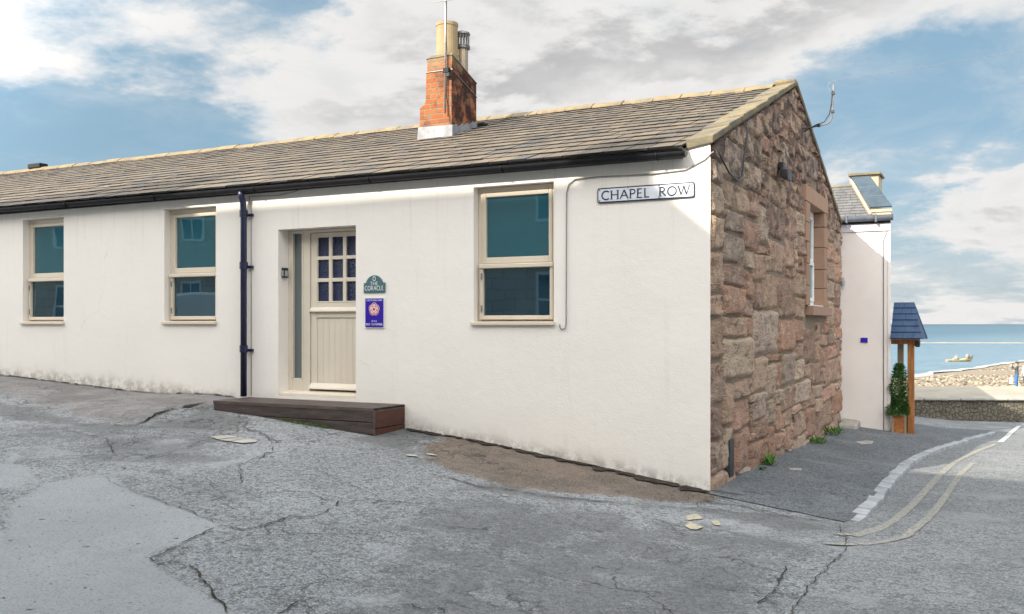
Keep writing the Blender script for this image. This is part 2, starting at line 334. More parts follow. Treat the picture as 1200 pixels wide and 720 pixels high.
def m_asphalt(name, base, worn, dark, crack=.6, agg=1.0, rougharea=.5, zones=False):
    m, N, put = mat(name, rough=.9, spec=.2); p = pos(N)
    w = N.v('ADD', p, N.n('ShaderNodeCombineXYZ', {0: N.m('MULTIPLY', N.noise(p, 1.7, 5, .6), .9), 1: N.m('MULTIPLY', N.noise(N.mapv(p, loc=(9, 4, 0)), 1.7, 5, .6), .9)}).outputs[0])
    big = N.noise(w, .55, 6, .62); mid = N.noise(w, 2.3, 7, .68); fine = N.noise(p, 58, 5, .85); grit = N.vor(p, 95)
    c = N.mix(N.ss(big, .36, .64), base, worn)
    c = N.mix(N.m('MULTIPLY', N.ss(mid, .50, .70), .75), c, dark)
    stone = N.ss(N.vor(p, 130, 'F1', 1), .55, .95)
    c = N.mix(N.m('MULTIPLY', N.ss(fine, .515, .58), .75*agg), c, tuple(x*1.9 for x in worn))
    c = N.mix(N.m('MULTIPLY', N.ss(fine, .475, .415), .95*agg), c, tuple(x*.25 for x in dark))
    med = N.noise(p, 21, 6, .78)
    c = N.mix(N.m('MULTIPLY', N.ss(med, .51, .57), .85*agg), c, tuple(x*.40 for x in dark))
    soft = N.noise(w, .9, 4, .55); c = N.mix(N.m('MULTIPLY', N.ss(soft, .52, .72), .45), c, tuple(x*.62 for x in base))
    c = N.mix(N.m('MULTIPLY', N.ss(N.noise(N.mapv(w, loc=(6, 2, 0)), 1.3, 5, .6), .54, .70), .55), c, tuple(x*1.22 for x in worn))
    if zones:
        zs = N.n('ShaderNodeSeparateColor', {0: attr(N)}); rag = N.m('MULTIPLY', N.m('SUBTRACT', N.noise(w, 2.6, 7, .68), .5), 1.5)
        gm = N.ss(N.m('ADD', zs.outputs[0], rag), .38, .72)
        gcol = N.mix(N.ss(N.noise(p, 3.2, 6, .65), .35, .65), (.10, .075, .058), (.18, .135, .105)); gcol = N.mix(N.m('MULTIPLY', N.ss(fine, .52, .60), .5), gcol, (.30, .25, .20)); gcol = N.mix(N.m('MULTIPLY', N.ss(fine, .47, .40), .7), gcol, (.05, .042, .038))
        c = N.mix(N.m('MULTIPLY', gm, .88), c, gcol)
        am = N.ss(N.m('ADD', zs.outputs[1], rag), .30, .74)
        acol = N.mix(N.ss(N.noise(p, 2.2, 6, .65), .35, .65), (.165, .152, .150), (.27, .25, .245)); acol = N.mix(N.m('MULTIPLY', N.ss(fine, .475, .42), .6), acol, (.07, .065, .065))
        c = N.mix(N.m('MULTIPLY', am, .85), c, acol)
        c = N.mix(N.m('MULTIPLY', N.ss(N.m('ADD', zs.outputs[2], rag), .40, .80), .62), c, (.105, .104, .104))
        pa = N.n('ShaderNodeAttribute', attribute_name='Col').outputs['Alpha']
        pm = N.ss(N.m('ADD', pa, N.m('MULTIPLY', rag, .16)), .40, .60)
        pc = N.mix(N.ss(big, .36, .64), (.28, .29, .302), (.32, .33, .342)); pc = N.mix(N.m('MULTIPLY', N.ss(fine, .46, .40), .75), pc, (.13, .134, .138)); pc = N.mix(N.m('MULTIPLY', N.ss(N.noise(N.mapv(p, loc=(2, 9, 0)), 1.6, 6, .68), .56, .70), .5), pc, (.22, .225, .23))
        pc = N.mix(N.ss(N.noise(N.mapv(p, loc=(5, 1, 0)), 17, 3, .6), .665, .70), pc, (.05, .05, .05))
        c = N.mix(N.m('MULTIPLY', pm, .92), c, pc)
    # fine crazing where the surface is broken
    e1 = N.vor(w, 1.25, 'DISTANCE_TO_EDGE'); e2 = N.vor(w, 4.6, 'DISTANCE_TO_EDGE')
    bro = N.ss(N.noise(p, .8, 4, .6), .50, .62)
    k = N.m('MAXIMUM', N.m('MULTIPLY', N.ss(e1, .011, .002), N.ss(N.noise(p, 1.1, 3, .6), .46, .58)), N.m('MULTIPLY', N.m('MULTIPLY', N.ss(e2, .028, .006), bro), .7))
    k = N.m('MULTIPLY', k, crack)
    if zones: k = N.m('MULTIPLY', k, N.m('SUBTRACT', 1.0, N.m('MULTIPLY', pm, .9)))
    c = N.mix(k, c, (.022, .023, .022))
    c = N.mix(N.m('MULTIPLY', N.ss(N.noise(p, 2.9, 6, .7), .64, .76), .28), c, (.30, .26, .20))
    put('Base Color', c)
    h = N.m('ADD', N.m('MULTIPLY', fine, .55*agg), N.m('MULTIPLY', grit, -.35*agg))
    h = N.m('ADD', h, N.m('MULTIPLY', med, .7*agg)); h = N.m('ADD', h, N.m('MULTIPLY', mid, 1.3*rougharea)); h = N.m('SUBTRACT', h, N.m('MULTIPLY', k, 1.2))
    put('Normal', N.bump(h, 1.0, .026)); return m
M_ASPH = m_asphalt('broken_grey_asphalt', (.205, .213, .221), (.280, .288, .297), (.098, .102, .107), .60, .66, .5, True)
M_PATCH = m_asphalt('smooth_asphalt_patch', (.295, .301, .308), (.33, .335, .341), (.24, .245, .25), .15, .42, .2)
M_ROAD = m_asphalt('road_asphalt', (.20, .208, .215), (.245, .25, .255), (.15, .156, .163), .1, .7, .12)
M_PAVE = m_asphalt('footway_asphalt', (.142, .152, .163), (.185, .193, .202), (.095, .104, .114), .3, .75, .5)
M_CRACK_AND_SHADE = m_simple('crack_earth_and_step_shade', (.018, .016, .015), (.075, .062, .05), 14, .95, .9, .02, 60, .1)
def m_paint(name, col, under, wear):
    m, N, put = mat(name, rough=.8, spec=.25); p = pos(N)
    f = N.m('MAXIMUM', N.ss(N.noise(p, 34, 6, .75), wear, wear+.12), N.m('MULTIPLY', N.ss(N.noise(p, 4, 5, .7), .55, .72), .7))
    put('Base Color', N.mix(f, col, under)); put('Normal', N.bump(N.noise(p, 75, 3, .7), .7, .012)); return m
M_YELLOW = m_paint('worn_yellow_line_paint', (.36, .335, .265), (.19, .19, .185), .41)
M_YBRIGHT = m_paint('worn_yellow_paint', (.46, .395, .255), (.24, .235, .225), .46)
M_WHITELN = m_paint('white_line_paint', (.46, .46, .44), (.25, .25, .25), .62)

# ------------------------------------------------------------------ ground
ZW = [(-40, 1.9), (-10.94, .89), (-9.04, .785), (-7.5, .70), (-6.6, .69), (-5.3, .60), (-3.7, .455), (-2.63, .355), (-1.2, .168), (0, 0), (5, 0)]
ZY = [(-1, 0), (0, 0), (2.67, -.09), (5.74, -.19), (8.9, -.23), (12, -.42), (20, -.8), (40, -1.6)]
def tab(t, x):
    if x <= t[0][0]: return t[0][1]
    for (a, b), (c, d) in zip(t, t[1:]):
        if x <= c: return b+(d-b)*(x-a)/(c-a)
    return t[-1][1]
def sst(a, b, x):
    k = min(1, max(0, (x-a)/(b-a))); return k*k*(3-2*k)
def zg(x, y):
    a = tab(ZW, x)
    if y < 0: a *= max(.3, 1+.09*y)
    b = tab(ZY, y)-.1*min(max(x, 0), 1.6)*sst(-5, 2, y)
    st = .05*sst(-8.2, -6.6, x)*(1-sst(-6.12, -6.0, x))*sst(-1.75, -1.5, y) if y < 0.01 else 0
    return a*(1 if y <= 0 else max(0, 1-y*.2))+b+st

def frange(a, b, s):
    n = max(1, int(round((b-a)/s))); return [a+(b-a)*i/n for i in range(n+1)]
gx = frange(-70, -14, 4)+frange(-14, -8, .25)[1:]+frange(-8, 2, .1)[1:]+frange(2, 5, .25)[1:]+frange(5, 45, 2.5)[1:]
gy = frange(-40, -12, 4)+frange(-12, -6.5, .25)[1:]+frange(-6.5, 0, .1)[1:]+frange(0, 12, .25)[1:]+frange(12, 40, 1)[1:]
mb = MB(); nx = len(gx)
vs = [(x, y, zg(x, y)) for y in gy for x in gx]
fs = []
for j in range(len(gy)-1):
    for i in range(nx-1):
        cx_, cy_ = (gx[i]+gx[i+1])/2, (gy[j]+gy[j+1])/2
        if (Vector((cx_, cy_, 0))-Vector((CAM.x, CAM.y, 0))).dot(FW) > 25.2: continue
        fs.append((j*nx+i, j*nx+i+1, (j+1)*nx+i+1, (j+1)*nx+i))
mb.add(vs, fs)
def inside(poly, x, y):
    c = False
    for (x0, y0), (x1, y1) in zip(poly, poly[1:]+poly[:1]):
        if (y0 > y) != (y1 > y) and x < (x1-x0)*(y-y0)/(y1-y0)+x0: c = not c
    return c
def sdist(poly, x, y):
    d = 1e9
    for (x0, y0), (x1, y1) in zip(poly, poly[1:]+poly[:1]):
        ex, ey = x1-x0, y1-y0; t = max(0, min(1, ((x-x0)*ex+(y-y0)*ey)/(ex*ex+ey*ey))); d = min(d, (x-x0-ex*t)**2+(y-y0-ey*t)**2)
    return sqrt(d)*(1 if inside(poly, x, y) else -1)
P1 = [(-4.483,-3.65),(-4.204,-3.567),(-3.635,-3.813),(-2.933,-3.957),(-2.455,-4.094),(-2.338,-4.893),(-1.987,-5.05),(-1.348,-5.243),(-1.16,-5.335),(-1.2,-6.9),(-3.4,-7.1),(-4.3,-5.9),(-3.521,-5.015),(-4.133,-4.536),(-4.508,-4.0)]
P6 = [(-5.45,-3.70),(-5.25,-3.66),(-5.03,-3.78),(-4.78,-3.9),(-4.60,-4.2),(-4.75,-4.42),(-5.1,-4.2),(-5.6,-3.85)]
GRAVEL = [(-3.3,.3),(.1,.3),(.12,-.35),(-.077,-.75),(-.66,-1.15),(-1.039,-1.42),(-1.417,-1.5),(-1.669,-1.55),(-1.984,-1.45),(-2.484,-1.25),(-2.8,-.95)]
APRON = [(-26,.3),(-6.15,.3),(-6.15,-1.2),(-6.03,-1.57),(-6.2,-1.85),(-6.7,-1.8),(-7.85,-1.4),(-10,-.9),(-14,-.7),(-26,-.6)]
MIDDARK = [[(-2.2,-1.7),(1.5,-1.0),(1.6,-6.3),(-.5,-6.3),(-1.0,-4.6),(-1.8,-3.2)], [(-6.5,-2.0),(-4.6,-1.6),(-3.6,-2.4),(-4.0,-3.4),(-7,-3.2)]]
DARK = [[(-3.7,.2),(-3.0,.2),(-2.9,-1.05),(-3.3,-1.0),(-3.7,-.9)], [(-2.0,-1.5),(-1.4,-1.55),(-.6,-1.2),(.2,-.7),(.9,-.5),(1.3,-.9),(.9,-1.2),(.1,-1.0),(-.6,-1.5),(-1.3,-1.9),(-1.9,-1.85)], [(-6.2,-.5),(-5.2,-.7),(-4.9,-1.3),(-5.9,-2.2),(-7.5,-2.2),(-9.5,-1.6),(-8,-1.5),(-6.5,-2.0),(-5.9,-1.7)]]
for fi, f in enumerate(mb.f):
    x = sum(mb.v[i][0] for i in f)/4; y = sum(mb.v[i][1] for i in f)/4
gcols = []
for x, y, z in mb.v:
    if -14 < x < 3 and -7.5 < y < .6:
        gcols.append(tuple(max(0, min(1, .5+sdist(P_, x, y)/.5)) for P_ in (GRAVEL, APRON))+(max([max(0, min(1, .5+sdist(P_, x, y)/.5)) for P_ in DARK]+[.74*max(0, min(1, .5+sdist(P_, x, y)/1.4)) for P_ in MIDDARK]),))
    else: gcols.append((0, 1 if x <= -14 and y > -.7 else 0, 0))
    gcols[-1] += (max(max(0, min(1, .5+sdist(P_, x, y)/.3)) for P_ in (P1, P6)) if -6 < x < 0 and y > -8 else 0,)
g = mb.build('ground', M_ASPH, smooth=True); struct(g)
ca_ = g.data.color_attributes['Col']
for l in g.data.loops: ca_.data[l.index].color = gcols[l.vertex_index]

def sheet(name, poly, m, dz, step=.22, jit=.0, seedv=0):
    """flat sheet of ground cover with a ragged outline, draped dz above the ground"""
    pts = []
    for i, a in enumerate(poly):
        b = poly[(i+1) % len(poly)]; a = Vector((*a, 0)); b = Vector((*b, 0)); n = max(1, int((b-a).length/.09)) if jit else 1
        for k in range(n):
            q = a.lerp(b, k/n)
            if jit: q = q+Vector((fbm((q.x*3, q.y*3, seedv)), fbm((q.x*3, q.y*3, seedv+9)), 0))*jit
            pts.append(q)
    bm = bmesh.new(); f = bm.faces.new([bm.verts.new(p) for p in pts])
    bmesh.ops.triangulate(bm, faces=[f])
    x0 = min(p.x for p in pts); x1 = max(p.x for p in pts); y0 = min(p.y for p in pts); y1 = max(p.y for p in pts)
    for ax, lo, hi in ((0, x0, x1), (1, y0, y1)):
        for t in frange(lo, hi, step)[1:-1]:
            bmesh.ops.bisect_plane(bm, geom=bm.verts[:]+bm.edges[:]+bm.faces[:], plane_co=(t, 0, 0) if ax == 0 else (0, t, 0), plane_no=(1, 0, 0) if ax == 0 else (0, 1, 0))
    for v in bm.verts: v.co.z = zg(v.co.x, v.co.y)+(dz(v.co.x, v.co.y) if callable(dz) else dz)
    for f in bm.faces:
        if f.normal.z < 0: f.normal_flip()
    me = bpy.data.meshes.new(name); bm.normal_update()
    for f in bm.faces:
        if f.normal.z < 0: f.normal_flip()
        f.smooth = True
    bm.to_mesh(me); bm.free(); me.materials.append(m)
    o = bpy.data.objects.new(name, me); COL.objects.link(o); return struct(o)

def ribbon_into(mb, pts, w0, w1, dz, jag=.5, step=.03, off=0):
    P = [Vector((*p, 0)) for p in pts]; L = []
    for a, b in zip(P, P[1:]):
        n = max(1, int((b-a).length/step)); L += [a.lerp(b, k/n) for k in range(n)]
    L.append(P[-1]); n = len(L); vs = []
    for i, q in enumerate(L):
        t = (L[min(i+1, n-1)]-L[max(i-1, 0)]).normalized(); s = Vector((-t.y, t.x, 0))
        w = (w0+(w1-w0)*i/max(1, n-1))*(.62 if jag > .85 else 1)*(1+jag*1.6*fbm((q.x*9, q.y*9, off)))
        w = max(.002, w)*(min(1, .25+min(i, n-1-i)/6) if jag > .3 else 1)
        wob = s*(fbm((q.x*5, q.y*5, 3+off))*.03*(jag > .3)+fbm((q.x*22, q.y*22, 5+off))*.012*(jag > .3))
        for sg in (-1, 1):
            r = q+wob+s*w*sg*.5; vs.append((r.x, r.y, zg(r.x, r.y)+(dz(r.x, r.y) if callable(dz) else dz)))
    mb.add(vs, [(2*i, 2*i+1, 2*i+3, 2*i+2) for i in range(n-1)])

# footway beside the gable, raised above the road
KERB = [(1.30, -.62), (1.375, -.30), (1.40, .35), (1.41, 1.3), (1.40, 2.9), (1.42, 4.5), (1.52, 6.1), (1.72, 7.3), (2.0, 8.6), (2.30, 10.8), (2.5, 13)]
def kx(y):
    t = [(b, a) for a, b in KERB]; return tab(t, y)
def pav_h(x, y): return .008+.05*sst(-.3, 1.4, y)
mb = MB(); rows = frange(-.42, 13, .22); cols = 10; vs = []
for y in rows:
    x1 = kx(y)-.02; xs0 = -.03 if y < 8.86 else -.03
    y0 = y
    for i in range(cols+1):
        x = xs0+(x1-xs0)*i/cols; yy = y0
        if y < -.1: yy = y0+.30*(1-i/cols)+.05*fbm((x*4, 2, 1))
        vs.append((x, yy, zg(x, yy)+pav_h(x, yy)))
mb.add(vs, [(j*(cols+1)+i, j*(cols+1)+i+1, (j+1)*(cols+1)+i+1, (j+1)*(cols+1)+i) for j in range(len(rows)-1) for i in range(cols)])
struct(mb.build('pavement', M_PAVE, smooth=True))
# kerb of granite setts
mb = MB(); y = -.30; kk = 0
while y < 12.5:
    L = rnd(.30, .52)*(1 if y < 3 else 1.3); ya, yb = y+.017, min(y+L, 12.6)-.017
    def kp(yy, o): return (kx(yy)+o, yy)
    t = rnd(-.010, .008); A = []; B = []
    for yy, o in ((ya, -.065), (ya, .065), (yb, .065), (yb, -.065)):
        q = kp(yy, o+rnd(-.014, .014)); z = zg(*q)+pav_h(*q)+.006+t; A.append((*q, z-.16)); B.append((*q, z))
    mb.hexa(A, B); y += L; kk += 1
struct(mb.build('kerb', M_KERB, bevel=.012))
# road sheet beyond the alley mouth
ROAD = [(1.30, -.62), (1.40, .35), (1.42, 1.3), (1.41, 2.9), (1.43, 4.5), (1.53, 6.1), (1.73, 7.3), (2.01, 8.6), (2.31, 10.8), (2.51, 13), (2.6, 14), (30, 14), (30, -12), (1.6, -12),
        (1.45, -5), (1.448, -3.643), (1.435, -3.012), (1.468, -2.176), (1.476, -1.346), (1.36, -.9)]
sheet('road', ROAD, M_ROAD, .004, .5, .02)


mb = MB(); Z = .011
for pts, a, b in [
    ([(-2.0,-2.75),(-2.219,-3.043),(-2.103,-3.342),(-2.091,-3.521),(-2.21,-3.625),(-2.215,-3.808),(-2.201,-3.968),(-2.267,-4.105),(-2.431,-4.102)], .012, .026),
    ([(-2.46,-4.10),(-2.36,-4.5),(-2.252,-4.916),(-2.126,-4.949),(-2.016,-4.824),(-1.831,-4.934),(-1.613,-5.082),(-1.329,-5.262),(-1.182,-5.351)], .014, .018),
    ([(-.94,-5.3),(-.978,-5.135),(-1.024,-4.966),(-.965,-4.849),(-.829,-4.85)], .022, .012),
    ([(-.609,-4.677),(-.486,-4.615),(-.406,-4.641),(-.288,-4.546)], .008, .018), ([(-2.885,-3.67),(-2.639,-3.745)], .02, .008),
    ([(-4.517,-3.147),(-4.604,-2.764),(-4.608,-2.379),(-4.805,-1.901)], .012, .008), ([(.528,-2.401),(.632,-2.266),(.753,-2.114)], .014, .006),
    ([(.0,-.44),(.152,-.47),(.34,-.48),(.666,-.52),(.935,-.604),(1.236,-.56)], .014, .02), ([(1.213,-2.455),(1.244,-2.79),(1.264,-3.003),(1.252,-3.522)], .018, .02),
    ([(.608,-2.527),(.834,-2.798),(1.054,-3.041)], .008, .006), ([(-2.2,-1.68),(-1.895,-1.70),(-1.669,-1.767),(-1.417,-1.668),(-1.039,-1.60),(-.5,-1.3)], .018, .02),
    ([(-.711,-2.263),(-.429,-2.278),(-.172,-2.341),(.088,-2.39),(.375,-2.594)], .012, .006), ([(-.415,-3.494),(-.117,-3.585),(.275,-3.664)], .008, .01),
    ([(-4.3,-3.59),(-3.635,-3.82),(-2.933,-3.965),(-2.47,-4.1)], .006, .010), ([(-5.0,-1.2),(-4.3,-1.5),(-3.9,-1.9),(-3.7,-2.6),(-3.2,-3.1)], .008, .012),
    ([(-3.2,-2.2),(-2.6,-2.5),(-2.0,-2.72),(-1.2,-2.7)], .006, .012), ([(-6.4,-2.4),(-5.6,-2.5),(-5.0,-2.9),(-4.6,-2.76)], .010, .012),
    ([(-5.95,-1.95),(-6.4,-1.92)], .016, .004), ([(1.30,-.62),(1.36,-.9),(1.476,-1.346),(1.468,-2.176),(1.435,-3.012),(1.448,-3.643),(1.45,-4.6)], .010, .012)]:
    ribbon_into(mb, pts, a, b, Z, .9)
ribbon_into(mb, [(-6.21,-.5),(-6.14,-1.22),(-6.02,-1.6),(-5.93,-1.98)], .075, .015, .013, .8, off=4)  # dark ribbon painted as the shadow edge of the apron's step
ribbon_into(mb, [(-3.56,-.035),(-2.6,-.035),(-1.5,-.03),(-.7,-.06),(.02,-.09)], .14, .36, .014, .9, off=7)
ribbon_into(mb, [(-16,-.02),(-9,-.02),(-7.5,-.03),(-6.2,-.02)], .03, .045, .014, .9, off=8)
struct(mb.build('cracks_and_step_shade', M_CRACK_AND_SHADE))

# road markings
mb = MB()
ribbon_into(mb, [(1.474,-1.02),(1.525,-.80),(1.612,-.50),(1.690,.017),(1.77,1.612),(1.86,3.933),(1.99,5.962),(2.25,7.483),(2.529,8.842)], .085, .085, .010, .12, .06)
ribbon_into(mb, [(1.56,-1.33),(1.707,-1.10),(1.84,-.78),(1.942,.197),(2.034,2.353),(2.104,4.381),(2.226,5.984)], .075, .075, .010, .25, .06)
ribbon_into(mb, [(1.354,-1.06),(1.45,-.94)], .085, .085, .010, .2, .04); ribbon_into(mb, [(1.31,-1.50),(1.43,-1.43),(1.52,-1.35)], .085, .085, .010, .2, .04)
struct(mb.build('double_yellow_lines', M_YELLOW))
mb = MB(); ribbon_into(mb, [(2.60,9.4),(2.80,13),(3.05,16.5)], .09, .09, .012, .1, .1)
struct(mb.build('white_road_line', M_WHITELN))
for k, pl in enumerate(([(.108,-1.264),(.192,-1.11),(.264,-1.257),(.186,-1.401)], [(.192,-1.59),(.208,-1.423),(.371,-1.563),(.348,-1.73)], [(.369,-1.29),(.479,-1.238),(.501,-1.379),(.422,-1.406)])):
    sheet('yellow_paint_remnant', pl, M_YBRIGHT, .009, .1, .07, 11+k)
M_PALEST = m_simple('pale_stone', (.38, .355, .31), (.25, .24, .215), 5, .85, .5, .01, 40)
for k, pl in enumerate(([(-4.834,-1.80),(-4.73,-1.64),(-4.60,-1.66),(-4.68,-1.88)], [(-4.66,-1.88),(-4.58,-1.66),(-4.48,-1.67),(-4.53,-1.88)], [(-4.51,-1.87),(-4.46,-1.66),(-4.35,-1.66),(-4.29,-1.74),(-4.36,-1.86)])):
    sheet('stone_sett', pl, M_PALEST, .014, .1, .015, 21+k)
for k, (x, y, s) in enumerate([(-2.74, -1.20, .07), (-2.62, -1.02, .06), (-1.32, -1.9, .03)]):
    sheet('pale_stone_scrap', [(x-s, y), (x, y-s*.6), (x+s*1.3, y+.01), (x+s*.2, y+s*.7)], M_PALEST, .013, .1, .03, 30+k)
sheet('utility_cover', [(.56, 6.45), (.66, 6.85), (.78, 6.9), (.80, 6.5), (.68, 6.25)], M_PALEST, lambda x, y: pav_h(x, y)+.006, .2)
sheet('pale_stone_scrap', [(.33, 2.25), (.45, 2.42), (.49, 2.2), (.38, 2.1)], M_PALEST, lambda x, y: pav_h(x, y)+.006, .2)

# ------------------------------------------------------------------ the cottage
COT = thing('stone_cottage', 'single storey cream rendered cottage with slate roof, brick chimney and rubble stone gable', 'cottage', (-5, 0, .5))
EAVE_Y, EAVE_Z, RID_Y, RID_Z = -.14, 3.392, 4.45, 5.0
SLP = (RID_Z-EAVE_Z)/(RID_Y-EAVE_Y)
def roof_z(y): return EAVE_Z+(y-EAVE_Y)*SLP if y <= RID_Y else RID_Z-(y-RID_Y)*SLP
WINS = [(-10.408, -9.499, 1.67, 3.215), (-7.481, -6.543, 1.67, 3.207), (-2.686, -1.70, 1.66, 3.19)]
DOOR = (-5.5, -4.303, .76, 2.845)
XL = -24.0
def wall_front():
    mb = MB(); holes = WINS+[DOOR]
    xs = sorted({XL, -.3, 0.0} | {h[0] for h in holes} | {h[1] for h in holes}); zs = sorted({-.6, 3.42} | {h[2] for h in holes} | {h[3] for h in holes})
    for a, b in zip(xs, xs[1:]):
        for c, d in zip(zs, zs[1:]):
            cx_, cz_ = (a+b)/2, (c+d)/2
            if any(h[0] < cx_ < h[1] and h[2] < cz_ < h[3] for h in holes): continue
            mb.add([(a, 0, c), (b, 0, c), (b, 0, d), (a, 0, d)], [(0, 1, 2, 3)])
    for i, (a, b, c, d) in enumerate(holes):
        r = .30
        mb.add([(a, 0, c), (a, r, c), (a, r, d), (a, 0, d)], [(0, 1, 2, 3)]); mb.add([(b, 0, c), (b, 0, d), (b, r, d), (b, r, c)], [(0, 1, 2, 3)])
        mb.add([(a, 0, d), (a, r, d), (b, r, d), (b, 0, d)], [(0, 1, 2, 3)]); mb.add([(a, 0, c), (b, 0, c), (b, r, c), (a, r, c)], [(0, 1, 2, 3)])
    mb.add([(-.236, 0, 3.42), (0, 0, 3.42), (0, 0, 3.51), (-.236, 0, 3.51)], [(0, 1, 2, 3)])              # kneeler above the eaves
    mb.add([(-.236, 0, 3.42), (-.236, 0, 3.51), (-.236, .45, 3.66), (-.236, .45, 3.42)], [(0, 1, 2, 3)])
    # back wall and far end, so the house is closed
    mb.add([(XL, 9, -.6), (0, 9, -.6), (0, 9, 3.45), (XL, 9, 3.45)], [(0, 1, 2, 3)])
    mb.add([(XL, 0, -.6), (XL, 9, -.6), (XL, 9, 3.45), (XL, 4.45, 4.95), (XL, 0, 3.42)], [(0, 1, 2, 3, 4)])
    # soffit bed where the roof oversails
    mb.add([(XL, -.13, 3.425), (-.265, -.13, 3.425), (-.265, 0, 3.415), (XL, 0, 3.415)], [(0, 1, 2, 3)])
    return mb.build('wall', M_RENDER, COT, recalc=False)
wall_front()
# dark rooms behind the glass are covered by the panes themselves

def gable():
    mb = MB()
    GW = (5.0, 7.32, 1.77, 3.74)      # dressed window surround
    # mortar bed
    prof = [(.0, -.8), (8.9, -.8), (8.9, 3.5), (4.45, 4.98), (.0, 3.5)]
    o = MB()
    op = (5.44, 6.80, 1.94, 3.48)
    ys = [0, op[0], op[1], 8.9]
    x = -.017
    o.add([(x, 0, -.8), (x, op[0], -.8), (x, op[0], roof_z(op[0])), (x, 4.45, 4.98), (x, 0, 3.50)], [(0, 1, 2, 3, 4)])
    o.add([(x, op[1], -.8), (x, 8.9, -.8), (x, 8.9, 3.5), (x, op[1], roof_z(op[1]))], [(0, 1, 2, 3)])
    o.add([(x, op[0], -.8), (x, op[1], -.8), (x, op[1], op[2]), (x, op[0], op[2])], [(0, 1, 2, 3)])
    o.add([(x, op[0], op[3]), (x, op[1], op[3]), (x, op[1], roof_z(op[1])), (x, op[0], roof_z(op[0]))], [(0, 1, 2, 3)])
    gw = o.build('gable_wall', M_MORTAR, COT, recalc=False)
    pal = [(.48, .31, .22), (.54, .36, .255), (.42, .265, .195), (.58, .41, .29), (.49, .27, .19), (.38, .26, .21), (.52, .35, .265), (.35, .22, .175), (.60, .455, .34), (.50, .27, .185), (.50, .39, .32), (.46, .29, .22), (.53, .30, .22)]
    def stone(y0, y1, z0, z1, big=1):
        n = 18; m_ = 13; h = rnd(.002, .020)*big; tilt = rnd(-.014, .014); tz = rnd(-.012, .012); wy_ = rnd(.04, .09)
        c = random.choice(pal); c = tuple(.70*a_+.30*b_ for a_, b_ in zip(c, (.47, .335, .25))); k = rnd(.86, 1.22); c = tuple(q*k for q in c)
        j = lambda s: rnd(-s, s)
        hz = (z1-z0); hy = (y1-y0)
        wp_ = lambda y, z: (y+mn.noise(Vector((y*.9, z*1.6, 5)))*.04+mn.noise(Vector((y*2.2, z*4, 15)))*.03, z+mn.noise(Vector((y*.7, z*1.5, 9)))*.045+mn.noise(Vector((y*1.8, z*4, 19)))*.018)
        cn = [wp_(y0, z0), wp_(y1, z0), wp_(y1, z1), wp_(y0, z1)]; cn = [(a+j(.02), b+j(.008)) for a, b in cn]
        so = rnd(0, 50); vs = []
        for b in range(m_+1):
            for a in range(n+1):
                s, t = a/n, b/m_
                y = (cn[0][0]*(1-s)+cn[1][0]*s)*(1-t)+(cn[3][0]*(1-s)+cn[2][0]*s)*t
                z = (cn[0][1]*(1-s)+cn[1][1]*s)*(1-t)+(cn[3][1]*(1-s)+cn[2][1]*s)*t
                ed = min(min(s, 1-s)*hy*.6, min(t, 1-t)*hz)
                y += fbm((y*2.5, z*5, so))*.045*(ed < .02) ; z += fbm((y*2.5, z*5, so+20))*.028*(ed < .02)
                p = min(1, ed/.012); p = sqrt(max(0, 1-(1-p)**2))
                rough = fbm((y*2.6, z*5, so), 6)*.018+(.5-abs(mn.noise(Vector((y*3.2+z*4, z*6-y*1.5, so)))))*.017+mn.noise(Vector((y*10, z*19, so)))*.009
                # chisel-cut facets
                fac = abs(mn.noise(Vector((y*1.6+so, z*3.2, 3))))*.03
                x = -.027+p*(h+.025+rough+fac+tilt*(2*s-1)+tz*(2*t-1))
                rz = (roof_z(max(0, min(8.9, y)))-.015)
                z = min(z, rz); y = max(.008, min(8.9, y))
                vs.append((x, y, z))
        mb.add(vs, [(b*(n+1)+a, b*(n+1)+a+1, (b+1)*(n+1)+a+1, (b+1)*(n+1)+a) for b in range(m_) for a in range(n)], c)
    dz_, dy_ = .112, .235; nzc, nyc = int(5.7/dz_), int(round(8.9/dy_)); occ = [[0]*nyc for _ in range(nzc)]
    def warp(y, z): return y, z
    for r_ in range(nzc):
        for c_ in range(nyc):
            if occ[r_][c_]: continue
            w_ = random.choice([2, 2, 3, 3, 4, 4, 5]); h_ = random.choice([1, 2, 2, 3, 3, 3, 4])
            if r_ < 26 and random.random() < .18: w_ += 2; h_ += 1
            if h_ == 1: w_ = random.choice([1, 2, 3, 4])
            k_ = 0
            while k_ < w_ and c_+k_ < nyc and not occ[r_][c_+k_]: k_ += 1
            w_ = k_
            if w_ == 1: h_ = min(h_, 2)
            h_ = min(h_, nzc-r_)
            for a in range(h_):
                for b in range(w_): occ[r_+a][c_+b] = 1
            y0, y1 = c_*dy_, (c_+w_)*dy_; z0, z1 = -.62+r_*dz_, -.62+(r_+h_)*dz_; zm, ym = (z0+z1)/2, (y0+y1)/2
            if c_+w_ == nyc: y1 = 8.9
            if z0 > max(roof_z(max(0, y0)), roof_z(min(8.9, y1)))-.04: continue
            if GW[2]+.02 < zm < GW[3]-.02 and 5.27 < ym < 7.0: continue
            if GW[2]+.02 < zm < GW[3]-.02:
                if ym < 6: y1 = min(y1, 5.22)
                else: y0 = max(y0, 7.03)
                if y1-y0 < .1: continue
            stone(y0+.018, y1-.018, z0+.008, z1-.008)
    st = mb.build('rubble_stones', M_STONE, gw, smooth=True, recalc=False)
    # dressed surround: jamb blocks, lintel, sill
    def dc():
        k = rnd(.8, 1.2); return (.30*k, .19*k, .135*k)
